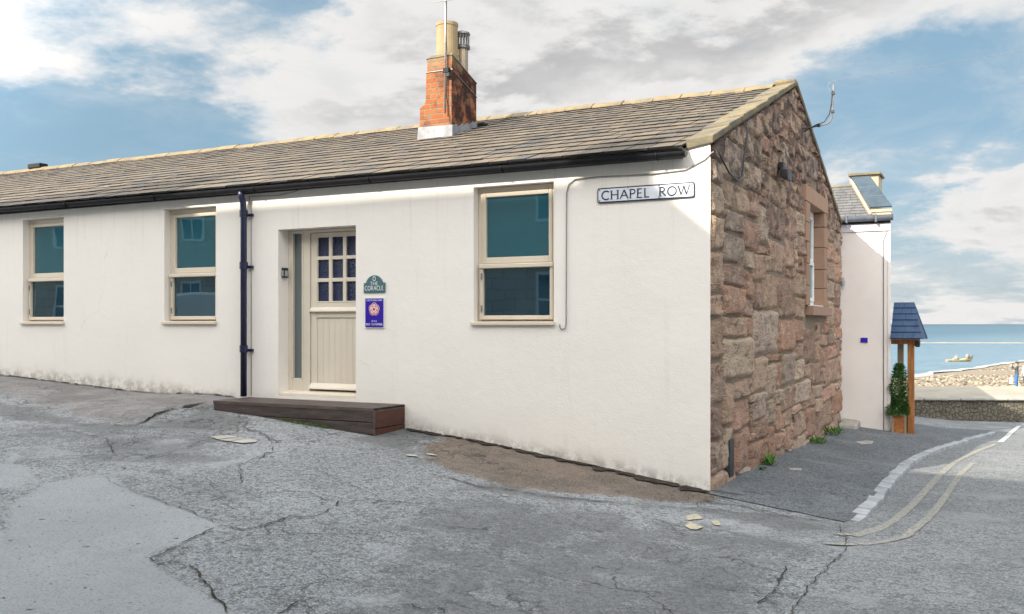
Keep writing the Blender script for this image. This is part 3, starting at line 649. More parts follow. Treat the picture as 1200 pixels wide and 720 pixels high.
    for sd in (0, 1):
        zz = 1.94
        while zz < 3.40:
            z2 = min(3.475, zz+rnd(.24, .36)); z2 = 3.475 if 3.475-z2 < .12 else z2; wl = rnd(.24, .36)
            y0, y1 = (5.44-wl, 5.44) if sd == 0 else (6.80, 6.80+wl)
            MB().box(-.16, .045, y0, y1, zz+.004, z2-.004, dc()).build('jamb_stone', M_DRESSED, gw, bevel=.008); zz = z2
    MB().box(-.16, .048, 5.12, 7.12, 3.48, 3.72, (.42, .27, .18)).build('stone_lintel', M_DRESSED, gw, bevel=.01)
    MB().box(-.16, .12, 5.34, 7.05, 1.79, 1.935, (.30, .22, .17)).build('stone_sill', M_DRESSED, gw, bevel=.012)
gable()

def fr(mb, x0, x1, z0, z1, y0, y1, w, wb=None, wt=None):      # rectangular frame in the XZ plane
    wb = w if wb is None else wb; wt = w if wt is None else wt
    mb.box(x0, x0+w, y0, y1, z0, z1); mb.box(x1-w, x1, y0, y1, z0, z1)
    mb.box(x0+w, x1-w, y0, y1, z0, z0+wb); mb.box(x0+w, x1-w, y0, y1, z1-wt, z1); return mb
def window(x0, x1, z0, z1):
    r = .105
    w = fr(MB(), x0+.003, x1-.003, z0+.035, z1-.003, r, r+.08, .062).build('window', M_FRAME, COT, bevel=.005)
    zm = z0+.655
    a, b = x0+.065, x1-.065
    fr(MB(), a, b, zm+.02, z1-.065, r-.012, r+.05, .040, .070, .045).build('upper_sash', M_FRAME, w, bevel=.006)
    fr(MB(), a-.022, b+.022, z0+.05, zm+.016, r-.040, r+.04, .038, .045, .050).build('lower_sash', M_FRAME, w, bevel=.006)
    MB().box(a-.03, b+.03, r-.058, r-.041, zm-.032, zm+.010).build('meeting_rail', M_FRAME, w, bevel=.005)
    MB().box(a+.030, b-.030, r+.022, r+.032, zm+.08, z1-.10).build('upper_pane', M_GLASS, w)
    MB().box(a+.006, b-.006, r-.002, r+.010, z0+.09, zm-.02).build('lower_pane', M_GLASSLOW, w)
    MB().hexa([(x0-.03, -.035, z0-.012), (x1+.02, -.035, z0-.012), (x1-.003, r+.08, z0+.002), (x0+.003, r+.08, z0+.002)],
              [(x0-.03, -.035, z0+.024), (x1+.02, -.035, z0+.024), (x1-.003, r+.08, z0+.036), (x0+.003, r+.08, z0+.036)]).build('window_sill', M_FRAME, w, bevel=.005)
    for zz in (z0+.14, z0+.50): MB().box(x0+.060, x0+.078, r-.052, r-.041, zz, zz+.07).build('hinge', M_ALU, w)
    MB().box(x0, x1, .29, .30, z0, z1).build('window_backing', M_BLACK, w)
for w in WINS: window(*w)

def gable_window():
    x = -.13
    w = MB()
    y0, y1, z0, z1 = 5.445, 6.795, 1.945, 3.475
    def fy(mb, a, b, c, d, xa, xb, t): mb.box(xa, xb, a, a+t, c, d); mb.box(xa, xb, b-t, b, c, d); mb.box(xa, xb, a+t, b-t, c, c+t); mb.box(xa, xb, a+t, b-t, d-t, d); return mb
    o = fy(w, y0, y1, z0, z1, x-.07, x, .08).build('window', M_WHITEPL, COT, bevel=.005)
    fy(MB(), y0+.085, y1-.085, 2.66, z1-.085, x-.05, x+.008, .05).build('upper_sash', M_WHITEPL, o, bevel=.004)
    fy(MB(), y0+.083, y1-.083, z0+.085, 2.652, x-.04, x+.022, .05).build('lower_sash', M_WHITEPL, o, bevel=.004)
    MB().box(x-.03, x-.02, y0+.1, y1-.1, 2.68, z1-.1).build('upper_pane', M_GLASS, o); MB().box(x-.018, x-.008, y0+.1, y1-.1, z0+.1, 2.63).build('lower_pane', M_GLASS, o)
    MB().hexa([(x-.06, y0, 1.925), (.02, y0-.02, 1.937), (.02, y1+.02, 1.937), (x-.06, y1, 1.925)], [(x-.06, y0, 1.965), (.02, y0-.02, 1.955), (.02, y1+.02, 1.955), (x-.06, y1, 1.965)]).build('window_sill', M_WHITEPL, o)
gable_window()

def door():
    r = .19
    fm = MB(); zt = 2.842; zb = .775
    fm.box(-5.497, -5.43, r, r+.09, zb, zt); fm.box(-5.264, -5.158, r, r+.09, zb, zt); fm.box(-4.37, -4.306, r, r+.09, zb, zt)
    fm.box(-5.43, -5.264, r, r+.09, 2.805, zt); fm.box(-5.158, -4.37, r, r+.09, 2.805, zt); fm.box(-5.43, -5.264, r, r+.09, zb, .975)
    fr_ = fm.build('door_frame', M_DOOR, COT, bevel=.006)
    MB().box(-5.43, -5.264, r+.04, r+.05, .975, 2.805).build('sidelight_pane', M_FROST, fr_)
    b = MB()
    for (a, c, d, e) in ((-5.436, -5.418, .97, 2.81), (-5.276, -5.258, .97, 2.81)): b.box(a, c, r-.012, r, d, e)
    b.build('glazing_bead', M_DOOR, fr_, bevel=.004)
    MB().hexa([(-5.5, .02, .762), (-4.305, .02, .762), (-4.305, r+.1, .762), (-5.5, r+.1, .762)], [(-5.5, .02, .800), (-4.305, .02, .800), (-4.305, r+.1, .835), (-5.5, r+.1, .835)]).build('threshold', M_DOOR, fr_, bevel=.006)
    # leaf
    L = MB(); x0, x1 = -5.150, -4.376; y0, y1 = r+.018, r+.06
    cols = [(-5.047, -4.868), (-4.822, -4.650), (-4.604, -4.432)]; rows = [(1.945, 2.185), (2.232, 2.462), (2.505, 2.742)]
    L.box(x0, -5.06, y0, y1, .84, 2.80); L.box(-4.42, x1, y0, y1, .84, 2.80)
    L.box(-5.06, -4.42, y0, y1, 2.755, 2.80); L.box(-5.06, -4.42, y0, y1, 1.74, 1.93); L.box(-5.06, -4.42, y0, y1, .84, .915)
    lf = L.build('door', M_DOOR, COT, bevel=.005)
    pn = MB(); nb = 7; wv = (-4.42+5.06)/nb
    for i in range(nb): pn.box(-5.06+i*wv+.0008, -5.06+(i+1)*wv-.0008, y0+.014, y1, .915, 1.74)
    pn.build('lower_panel', M_DOOR, lf, bevel=.004)
    bar = MB()
    bar.box(-5.06, -4.42, y0-.004, y1, 2.742, 2.757); bar.box(-5.06, -4.42, y0-.004, y1, 1.928, 1.945)
    for a, b_ in ((2.185, 2.232), (2.462, 2.505)): bar.box(-5.06, -4.42, y0-.002, y1-.004, a, b_)
    for a, b_ in ((-5.06, -5.047), (-4.868, -4.822), (-4.650, -4.604), (-4.432, -4.42)): bar.box(a, b_, y0-.005, y1-.002, 1.93, 2.757)
    bar.build('glazing_bar', M_DOOR, lf, bevel=.004)
    for a, b_ in cols:
        for c, d in rows: MB().box(a-.003, b_+.003, y0+.022, y0+.03, c-.003, d+.003).build('glass_pane', M_OBSC, lf)
    MB().hexa([(x0, y0-.035, 1.815), (x1, y0-.035, 1.815), (x1, y0-.001, 1.815), (x0, y0-.001, 1.815)], [(x0, y0-.030, 1.835), (x1, y0-.030, 1.835), (x1, y0-.001, 1.872), (x0, y0-.001, 1.872)]).build('weather_bar', M_DOOR, lf, bevel=.003)
    MB().hexa([(x0, y0-.055, .850), (x1, y0-.055, .850), (x1, y0-.001, .850), (x0, y0-.001, .850)], [(x0, y0-.050, .870), (x1, y0-.050, .870), (x1, y0-.001, .925), (x0, y0-.001, .925)]).build('weather_board', M_DOOR, lf, bevel=.003)
    MB().box(-5.5, -4.303, .27, .29, .76, 2.84).build('door_backing', M_BLACK, fr_)
door()

def roof():
    under = MB()
    T = .05
    under.add([(XL, EAVE_Y, EAVE_Z-T), (-.27, EAVE_Y, EAVE_Z-T), (-.27, RID_Y, RID_Z-T), (XL, RID_Y, RID_Z-T)], [(0, 1, 2, 3)])
    under.add([(XL, RID_Y, RID_Z-T), (-.27, RID_Y, RID_Z-T), (-.27, 9.05, roof_z(9.05)-T), (XL, 9.05, roof_z(9.05)-T)], [(0, 1, 2, 3)])
    rf = under.build('roof', M_GUTTER, COT, recalc=False)
    mb = MB(); L = sqrt((RID_Y-EAVE_Y)**2+(RID_Z-EAVE_Z)**2); uy, uz = (RID_Y-EAVE_Y)/L, (RID_Z-EAVE_Z)/L; nyv, nzv = -uz, uy
    # front slope laid slate by slate, courses diminishing to the ridge
    s = -.03; row = 0; bounds = []
    while s < L-.06:
        e = .335-.085*(s/L); bounds.append((s, e)); s += e
    for row, (s, e) in enumerate(bounds):
        x = XL+rnd(0, .3); hl = e*1.9
        while x < -.24:
            w = rnd(.20, .29)*(1-.12*s/L); x1 = min(x+w, -.235)
            lift = .024+rnd(-.002, .003); th = rnd(.015, .020); dl = rnd(-.006, .006)
            top = min(L, s+hl)
            k = rnd(.86, 1.14)
            base = random.choice([(.100, .080, .063), (.112, .090, .069), (.092, .076, .062), (.12, .094, .069), (.080, .069, .060)])
            if random.random() < .03: base = (.055, .058, .062)
            c = tuple(q*k for q in base)
            def pt(xx, ss, h): return (xx, EAVE_Y+uy*ss+nyv*h, EAVE_Z+uz*ss+nzv*h)
            a = [pt(x+.006, s+dl, lift), pt(x1-.006, s+dl+rnd(-.008, .008), lift), pt(x1-.006, top, .0), pt(x+.006, top, .0)]
            b = [pt(x+.006, s+dl, lift+th), pt(x1-.006, s+dl+rnd(-.004, .004), lift+th), pt(x1-.006, top, th), pt(x+.006, top, th)]
            if not (-5.16 < (x+x1)/2 < -4.6 and 2.73 < EAVE_Y+uy*s < 3.3): mb.hexa(a, b, c, edge=(.014, .014, .016))
            x = x1
    mb.build('slates', M_SLATE, rf, recalc=False)
    bk = MB(); bk.add([(XL, RID_Y, RID_Z+.02), (-.27, RID_Y, RID_Z+.02), (-.27, 9.1, roof_z(9.1)+.02), (XL, 9.1, roof_z(9.1)+.02)], [(0, 1, 2, 3)], (.17, .165, .155))
    bk.build('rear_slates', M_SLATE, rf, recalc=False)
    # ridge tiles
    rm = MB(); x = XL
    while x < -.30:
        x1 = min(x+rnd(.42, .5), -.275); dz = rnd(-.008, .010); y0 = RID_Y+rnd(-.01, .01)
        rm.prism([(x+.004, y0-.175, RID_Z-.025+dz), (x+.004, y0-.165, RID_Z+.005+dz), (x+.004, y0-.06, RID_Z+.068+dz), (x+.004, y0, RID_Z+.085+dz), (x+.004, y0+.06, RID_Z+.068+dz), (x+.004, y0+.17, RID_Z-.02+dz)], (x1-x-.008, 0, 0)); x = x1
    rm.build('ridge_tiles', M_RIDGE, rf, bevel=.008)
    MB().box(-16.35, -15.95, RID_Y-.12, RID_Y+.1, RID_Z+.06, RID_Z+.17).build('ridge_vent', M_GUTTER, rf, bevel=.02)
    # verge coping of stone slabs on the gable
    cm = MB(); n = 7
    for side in (0, 1):
        ya, yb = (-.03, RID_Y-.02) if side == 0 else (9.03, RID_Y+.02)
        for i in range(n):
            a = ya+(yb-ya)*i/n+(.004 if side == 0 else -.004); b = ya+(yb-ya)*(i+1)/n
            j = rnd(-.006, .006)
            za, zb = roof_z(a), roof_z(b)
            if side == 0 and i == 0: za = roof_z(0)-.02
            cm.hexa([(-.245, a, za-.02), (.035, a, za+.025), (.035, b, zb+.025), (-.245, b, zb-.02)], [(-.245, a, za+.085+j), (.035, a, za+.105+j), (.035, b, zb+.088+j), (-.245, b, zb+.065+j)])
    cm.build('verge_coping', M_COPING, rf, bevel=.012)
    MB().box(-.27, .030, RID_Y-.13, RID_Y+.13, RID_Z+.02, RID_Z+.10).build('apex_stone', M_COPING, rf, bevel=.03)
    # gutter: half round, fascia board, brackets, end stop
    def gut(x): return 3.366+(-x)*.0022
    gm = MB(); vs = []; fs = []; K = 9
    xs = frange(XL, -.22, 1.0)
    for x in xs:
        zc_ = gut(x)
        for k in range(K+1):
            a = pi+pi*k/K; vs.append((x, -.125+.055*cos(a), zc_+.060*sin(a)))
        for k in range(K, -1, -1):
            a = pi+pi*k/K; vs.append((x, -.125+.048*cos(a), zc_+.053*sin(a)))
    m2 = 2*(K+1)
    for i in range(len(xs)-1):
        for k in range(m2): fs.append((i*m2+k, i*m2+(k+1) % m2, (i+1)*m2+(k+1) % m2, (i+1)*m2+k))
    fs.append([(len(xs)-1)*m2+k for k in range(m2)])
    gm.add(vs, fs)
    zc_ = gut(0)
    gm.prism([(-.222, -.125+.053*cos(pi+pi*k/K), zc_+.058*sin(pi+pi*k/K)) for k in range(K+1)], (.012, 0, 0))
    go = gm.build('gutter', M_GUTTER, COT, smooth=False)
    for x in frange(-21.5, -.5, 1.75):
        t = MB().tube([(x, -.125+.060*cos(pi+pi*k/8), gut(x)+.066*sin(pi+pi*k/8)) for k in range(9)], .008, 6); t.build('gutter_joint', M_GUTTER, go, smooth=True)
    fb = MB().box(XL, -.27, -.052, -.004, 3.32, 3.40); fb.build('fascia_board', M_GUTTER, go)
    # downpipe
    dp = MB(); X = -6.0
    dp.tube([(X, -.125, 3.36), (X, -.12, 3.28), (X, -.085, 3.20), (X, -.075, 3.05), (X, -.075, .74)], .040, 14)
    dpo = dp.build('downpipe', M_PIPE, COT, smooth=True)
    for z in (3.02, 2.36, 1.30):
        MB().tube([(X, -.075, z), (X, -.075, z+.09)], .052, 14).build('pipe_collar', M_PIPE, dpo, smooth=False)
        MB().box(X+.03, X+.10, -.04, -.001, z+.01, z+.045).build('pipe_clip', M_PIPE, dpo)
    return rf
RF = roof()

def chimney():
    y0, y1 = 2.713, 3.45; b = MB()
    def sec(poly_front, top_drop):
        F = [(x, y0, z) for x, z in poly_front]; B = [(x, y1, z-(top_drop if z > 5.5 else 0)) for x, z in poly_front]; n = len(F)
        b.add(F+B, [list(range(n)), list(range(2*n-1, n-1, -1))]+[(i, i+n, (i+1) % n+n, (i+1) % n) for i in range(n)])
    sec([(-5.145, 4.30), (-4.581, 4.30), (-4.581, 5.625), (-5.012, 5.615), (-5.012, 5.43), (-5.03, 5.40), (-5.04, 4.98), (-5.062, 4.935), (-5.142, 4.885)], .26)
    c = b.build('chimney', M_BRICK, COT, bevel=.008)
    cap = MB(); cap.hexa([(-5.03, y0-.015, 5.60), (-4.565, y0-.015, 5.61), (-4.565, y1+.015, 5.35), (-5.03, y1+.015, 5.34)], [(-4.96, y0+.03, 5.655), (-4.60, y0+.03, 5.66), (-4.60, y1-.02, 5.39), (-4.96, y1-.02, 5.385)])
    cap.build('mortar_cap', M_COPING, c, bevel=.01)
    f = MB(); g = .012
    f.add([(-5.175, y0-.03, roof_z(y0)-.02), (-4.56, y0-.03, roof_z(y0)-.02), (-4.568, y0-g, 4.585), (-5.158, y0-g, 4.60)], [(0, 1, 2, 3)])
    xs = -4.581+g; prof = [(y0-.03, roof_z(y0)), (y0-g, 4.585), (y0+.14, 4.62), (y0+.14, 4.585), (y0+.30, 4.665), (y0+.30, 4.625), (y0+.46, 4.71), (y0+.46, 4.67), (y0+.62, 4.76), (y0+.62, 4.73), (y1, 4.80), (y1, roof_z(y1))]
    prof2 = [(-4.56, y0-.03, roof_z(y0)-.02)]
    f.add([(xs, y, z) for y, z in prof], [list(range(len(prof)))])
    f.add([(xs, y0-.03, roof_z(y0)+.024), (xs, y1+.05, roof_z(y1+.05)+.024), (xs+.13, y1+.05, roof_z(y1+.05)+.04), (xs+.13, y0-.03, roof_z(y0)+.04)], [(0, 1, 2, 3)])
    f.build('flashing', M_LEAD, c, recalc=False)
    MB().box(-5.17, -4.44, y1, y1+.20, roof_z(y1)-.02, roof_z(y1)+.10).build('back_gutter', M_GUTTER, c, bevel=.02)
    MB().lathe([(.165, 5.45), (.160, 6.10), (.168, 6.11), (.168, 6.155), (.135, 6.155), (.130, 5.9), (.0, 5.88)], (-4.79, 2.92), 28).build('chimney_pot', M_POT, c, smooth=False)
    fl = MB().lathe([(.088, 5.25), (.088, 5.86), (.096, 5.87), (.096, 5.90), (.0, 5.90)], (-4.70, 3.22), 22).build('flue', M_FLUE, c, smooth=False)
    MB().lathe([(.096, 5.835), (.118, 5.84), (.118, 5.885), (.096, 5.89)], (-4.70, 3.22), 22).build('flue_collar', M_COWL, c)
    cw = MB(); cw.lathe([(.0, 6.115), (.06, 6.11), (.115, 6.085), (.122, 6.055), (.110, 6.05), (.0, 6.05)], (-4.70, 3.22), 22)
    for k in range(14):
        a = 2*pi*k/14; px, py = -4.70+.10*cos(a), 3.22+.10*sin(a); cw.tube([(px, py, 5.89), (px, py, 6.06)], .008, 5)
    cw.build('cowl', M_COWL, c)
    MB().tube([(-5.03, y0-.008, 5.40), (-4.575, y0-.008, 5.40), (-4.572, y1, 5.14)], .006, 5).build('lashing_wire', M_ALU, c)
chimney()

# things fixed to the cottage ------------------------------------------------
AE = thing('television_aerial', 'thin television aerial with cross rods on a mast lashed to the brick chimney', 'aerial', (-4.655, 2.66, 5.0))
MB().tube([(-4.665, 2.66, 4.75), (-4.662, 2.66, 5.9), (-4.66, 2.66, 6.72)], .014, 8).build('mast', M_ALU, AE, smooth=True)
MB().box(-4.70, -4.60, 2.645, 2.712, 5.34, 5.42).build('bracket', M_GUTTER, AE, bevel=.01)
MB().box(-4.645, -4.585, 2.64, 2.71, 5.28, 5.34).build('amplifier_box', M_BLACK, AE, bevel=.01)
MB().tube([(-4.98, 2.50, 6.60), (-4.30, 2.86, 6.64)], .010, 6).build('boom', M_ALU, AE)
for k in range(7):
    t = k/6; c = Vector((-4.98+.68*t, 2.50+.36*t, 6.605+.04*t)); L_ = .26-.02*k
    MB().tube([c+Vector((-.25, .47, 0)).normalized()*L_*.6+Vector((-.5, .2, 0))*.2*(k % 2), c-Vector((-.25, .47, 0)).normalized()*L_*.6], .005, 5).build('cross_rod', M_ALU, AE)
MB().tube([(-4.90, 2.62, 6.50), (-4.45, 2.70, 6.45)], .005, 5).build('cross_rod', M_ALU, AE)
MB().tube([(-4.86, 2.60, 6.385), (-4.40, 2.68, 6.40)], .005, 5).build('cross_rod', M_ALU, AE)
MB().tube([(-4.64, 2.66, 6.5), (-4.645, 2.655, 5.9), (-4.63, 2.66, 5.5), (-4.66, 2.69, 5.0), (-4.60, 2.69, 4.6)], .006, 5).build('aerial_cable', M_BLACK, AE)

# --- lettering made of strokes with a little serif
def arc(cx, cy, rx, ry, a0, a1, n=14): return [(cx+rx*cos(radians(a0+(a1-a0)*i/n)), cy+ry*sin(radians(a0+(a1-a0)*i/n))) for i in range(n+1)]
GL = {  # width, [(polyline, weight)]
 'C': (.80, [(arc(.46, .5, .44, .5, 48, 312), 1)]), 'H': (.82, [([(.08, 0), (.08, 1)], 1), ([(.74, 0), (.74, 1)], 1), ([(.08, .52), (.74, .52)], .7)]),
 'A': (.84, [([(.02, 0), (.42, 1)], .75), ([(.42, 1), (.82, 0)], 1.1), ([(.17, .35), (.67, .35)], .7)]),
 'P': (.60, [([(.08, 0), (.08, 1)], 1), ([(.08, 1), (.28, 1)]+arc(.28, .74, .27, .26, 90, -90)+[(.08, .48)], .85)]),
 'E': (.58, [([(.08, 0), (.08, 1)], 1), ([(.08, 1), (.52, 1)], .75), ([(.08, .52), (.46, .52)], .7), ([(.08, 0), (.54, 0)], .75)]),
 'L': (.56, [([(.08, 0), (.08, 1)], 1), ([(.08, 0), (.52, 0)], .75)]),
 'R': (.68, [([(.08, 0), (.08, 1)], 1), ([(.08, 1), (.28, 1)]+arc(.28, .75, .26, .25, 90, -90)+[(.08, .5)], .85), ([(.26, .5), (.66, 0)], 1)]),
 'O': (.96, [(arc(.48, .5, .44, .5, 0, 360, 28), 1)]), 'W': (1.16, [([(.02, 1), (.30, 0)], 1.1), ([(.30, 0), (.58, .96)], .7), ([(.58, .96), (.86, 0)], 1.1), ([(.86, 0), (1.14, 1)], .7)]),
 'T': (.66, [([(.33, 0), (.33, 1)], 1), ([(.03, 1), (.63, 1)], .75)]), 'V': (.8, [([(.02, 1), (.4, 0)], 1.1), ([(.4, 0), (.78, 1)], .7)]), 'I': (.2, [([(.1, 0), (.1, 1)], 1)]),
 'S': (.56, [(arc(.28, .75, .22, .25, 30, 270, 10)+arc(.28, .25, .24, .25, 90, -150, 10), .9)]), 'N': (.82, [([(.08, 0), (.08, 1)], .8), ([(.08, 1), (.74, 0)], 1.1), ([(.74, 0), (.74, 1)], .8)]),
 'G': (.84, [(arc(.46, .5, .44, .5, 48, 350), 1), ([(.60, .42), (.90, .42)], .7)]), 'D': (.8, [([(.08, 0), (.08, 1)], 1), ([(.08, 1), (.3, 1)]+arc(.3, .5, .45, .5, 90, -90)+[(.08, 0)], .9)]),
 'F': (.54, [([(.08, 0), (.08, 1)], 1), ([(.08, 1), (.52, 1)], .75), ([(.08, .52), (.44, .52)], .7)]), ' ': (.6, [])}
def text(mb, s, x0, x1, z0, h, y, w, serif=True):
    tot = sum(GL[c][0] for c in s); gap = .16; nat = tot+gap*(len(s)-1); k = (x1-x0)/nat; x = x0
    d = 0
    for c in s:
        for pl, wt in GL[c][1]:
            q = [Vector((x+px*k, z0+pz*h)) for px, pz in pl]; hw = w*wt/2; n = len(q); L = []; R_ = []
            closed = (q[0]-q[-1]).length < 1e-6
            for i in range(n):
                a = q[i-1] if i else (q[-2] if closed else q[0]); b = q[i+1] if i < n-1 else (q[1] if closed else q[-1]); t = (b-a).normalized(); nn = Vector((-t.y, t.x)); L.append(q[i]+nn*hw); R_.append(q[i]-nn*hw)
            d += 1; yy = y-.0006*(d % 3)
            mb.add([(p.x, yy, p.y) for p in L]+[(p.x, yy, p.y) for p in R_], [(i, i+1, n+i+1, n+i) for i in range(n-1)])
            if serif and n == 2 and abs(q[0].x-q[1].x) < h*.45:
                for e in (0, 1):
                    if not (c in 'A' and e == (1 if pl[1][1] == 1 else 0)) and abs(q[0].y-q[1].y) > h*.6 and not (c in 'WV' and pl[e][1] < .1):
                        mb.add([(q[e].x-w*1.15, yy-.0018, q[e].y-w*.16), (q[e].x+w*1.15, yy-.0018, q[e].y-w*.16), (q[e].x+w*1.15, yy-.0018, q[e].y+w*.16), (q[e].x-w*1.15, yy-.0018, q[e].y+w*.16)], [(0, 1, 2, 3)])
        x += (GL[c][0]+gap)*k

def rrect(x0, x1, z0, z1, r, n=5):
    p = []
    for cx_, cz_, a in ((x1-r, z1-r, 0), (x0+r, z1-r, 90), (x0+r, z0+r, 180), (x1-r, z0+r, 270)):
        p += [(cx_+r*cos(radians(a+90*i/n)), cz_+r*sin(radians(a+90*i/n))) for i in range(n+1)]
    return p
M_SIGNW = m_simple('enamel_white', (.70, .73, .80), (.62, .65, .72), 7, .35, .08, .003, 30, .5)
M_SIGNK = m_simple('enamel_black', (.02, .024, .04), (.035, .04, .06), 7, .35)
M_RUST = m_simple('rusted_screw', (.16, .07, .03), (.08, .05, .04), 20, .8)
SG = thing('street_name_sign', 'white street nameplate lettered CHAPEL ROW with a black rounded border', 'street sign', (-.67, 0, 2.98))
x0, x1, z0, z1 = -1.193, -.153, 2.921, 3.077
MB().prism([(x, -.016, z) for x, z in rrect(x0, x1, z0, z1, .022)], (0, .014, 0)).build('plate', M_SIGNK, SG)
MB().prism([(x, -.0195, z) for x, z in rrect(x0+.013, x1-.013, z0+.013, z1-.013, .012)], (0, .004, 0)).build('face', M_SIGNW, SG)
t = MB(); text(t, 'CHAPEL', x0+.052, x0+.573, z0+.033, .088, -.0225, .0135); t.build('lettering', M_SIGNK, SG, recalc=False)
t = MB(); text(t, 'ROW', x0+.675, x1-.052, z0+.033, .088, -.0225, .0135)
t.build('lettering', M_SIGNK, SG, recalc=False)
for xx, zz in ((x0+.028, z0+.025), (x0+.028, z1-.025), (x1-.028, z0+.025), (x1-.028, z1-.025), (x0+.34, z1-.012), (x0+.34, z0+.012), (x0+.672, z0+.016), (x0+.672, z1-.016)):
    MB().tube([(xx, -.019, zz), (xx, -.025, zz)], .0065, 8).build('screw', M_RUST, SG)

M_SLGREEN = m_simple('grey_green_slate_plaque', (.055, .12, .135), (.08, .15, .165), 10, .45, .2, .003, 40)
M_TXT = m_simple('pale_sign_paint', (.66, .72, .72), (.58, .64, .65), 10, .5)
CO = thing('house_name_plaque', 'grey green arched slate plaque lettered THE CORACLE beside the door', 'house sign', (-4.03, 0, 2.1))
xa, xb, za, zb = -4.179, -3.872, 2.031, 2.239
pl = [(xa, za), (xb, za), (xb, za+.118), (xb-.028, za+.118)]+arc((xa+xb)/2, za+.085, .126, .122, 16, 164, 16)+[(xa+.028, za+.118), (xa, za+.118)]
MB().prism([(x, -.014, z) for x, z in pl], (0, .012, 0)).build('plate', M_SLGREEN, CO, bevel=.003)
t = MB(); text(t, 'THE', -4.080, -3.972, za+.088, .040, -.0165, .0075, False); text(t, 'CORACLE', -4.158, -3.893, za+.030, .048, -.0165, .0085, False)
q = arc((xa+xb)/2, za+.166, .023, .029, 0, 360, 18); q2 = arc((xa+xb)/2, za+.166, .015, .019, 0, 360, 18)
t.add([(x, -.0165, z) for x, z in q]+[(x, -.0165, z) for x, z in q2], [(i, i+1, 19+i+1, 19+i) for i in range(18)])
t.build('lettering', M_TXT, CO, recalc=False)
for xx in (xa+.012, xb-.012): MB().tube([(xx, -.013, za+.104), (xx, -.019, za+.104)], .007, 8).build('screw', M_ALU, CO)

M_PURP = m_simple('violet_blue_enamel', (.030, .012, .30), (.038, .016, .33), 6, .3, .05, .002, 30)
M_RED = m_simple('rose_red', (.50, .03, .04), (.42, .03, .04), 10, .4); M_PINKW = m_simple('rose_pale', (.78, .60, .60), (.72, .54, .54), 10, .4)
RS = thing('tourism_plaque', 'violet blue plaque with a red and white rose, three stars and SELF CATERING', 'plaque', (-4.025, 0, 1.8))
xa, xb, za, zb = -4.166, -3.884, 1.610, 1.975
MB().prism([(x, -.012, z) for x, z in rrect(xa, xb, za, zb, .012)], (0, .010, 0)).build('plate', M_WHITEPL, RS)
MB().prism([(x, -.0155, z) for x, z in rrect(xa+.012, xb-.012, za+.012, zb-.012, .006)], (0, .004, 0)).build('face', M_PURP, RS)
rose = MB(); red = MB(); cx_, cz_ = (xa+xb)/2, za+.225
def disc(mb, cx, cz, r, y, n=20, rx=1.0, rot=0.0):
    pts = []
    for i in range(n):
        a = 2*pi*i/n; u, v = r*rx*cos(a), r*sin(a); pts.append((cx+u*cos(rot)-v*sin(rot), y, cz+u*sin(rot)+v*cos(rot)))
    mb.add(pts, [list(range(n))])
for k in range(5):
    a = pi/2+2*pi*k/5
    disc(rose, cx_+.043*cos(a), cz_+.043*sin(a), .036, -.0170-.0002*k, 18, 1.12, a+pi/2); disc(red, cx_+.046*cos(a), cz_+.046*sin(a), .027, -.0185-.0002*k, 18, 1.12, a+pi/2)
    disc(rose, cx_+.047*cos(a), cz_+.047*sin(a), .013, -.0200-.0002*k, 16, 1.9, a+pi/2)
    disc(rose, cx_+.020*cos(a+pi/5), cz_+.020*sin(a+pi/5), .0165, -.0215-.0002*k, 16, 1.1, a+pi/5)
disc(red, cx_, cz_, .0165, -.0235)
rose.build('rose_petals', M_PINKW, RS, recalc=False); red.build('rose_centre', M_RED, RS, recalc=False)
t = MB(); text(t, 'VISITENGLAND', xa+.028, xb-.028, zb-.042, .019, -.0175, .0042, False); text(t, 'SELF CATERING', xa+.022, xb-.022, za+.036, .023, -.0175, .0048, False)
for k in range(3):
    c0 = (cx_-.028+.028*k, za+.085); P_ = [(c0[0]+(.0115 if i % 2 == 0 else .0052)*cos(pi/2+pi*i/5), -.0175, c0[1]+(.0115 if i % 2 == 0 else .0052)*sin(pi/2+pi*i/5)) for i in range(10)]
    st_ = MB(); st_.add(P_, [list(range(10))]); st_.build('star', M_WHITEPL, RS, recalc=False)
t.build('lettering', M_WHITEPL, RS, recalc=False)

KS = thing('key_safe', 'small black key safe on the left reveal of the front door', 'key safe', (-5.49, .10, 2.3))
MB().box(-5.499, -5.455, .055, .145, 2.245, 2.37).build('case', M_BLACK, KS, bevel=.01)
MB().box(-5.490, -5.458, .046, .054, 2.262, 2.335).build('keypad', M_GREYPL, KS, bevel=.003)
MB().box(-5.4545, -5.450, .070, .130, 2.262, 2.335).build('keypad_cover', M_GREYPL, KS, bevel=.002)

cb = MB()
cpts = [(.035, -.008+.0, 3.36), (.012, -.012, 3.345), (-.05, -.012, 3.29), (-.25, -.012, 3.20), (-.6, -.012, 3.185), (-1.2, -.012, 3.20), (-1.45, -.012, 3.19), (-1.52, -.012, 3.14), (-1.545, -.012, 3.05), (-1.548, -.012, 2.4), (-1.552, -.012, 1.66), (-1.565, -.012, 1.615), (-1.60, -.012, 1.60), (-1.625, -.012, 1.63), (-1.628, -.012, 1.66)]
cb.tube(cpts, .0065, 6)
tag(cb.build('wall_cable', M_CABLE, smooth=True), 'grey cable clipped along the cream wall and hooked below the sill beside the window', 'cable')
cb = MB().tube([(.06, .02, 3.40), (.075, .12, 3.32), (.085, .40, 3.21), (.09, .75, 3.17), (.085, .95, 3.25), (.085, 1.10, 3.55), (.08, 1.3, 3.92)], .010, 6)
tag(cb.build('gable_cable', M_BLACK, smooth=True), 'black cable drooping across the top corner of the stone gable', 'cable')
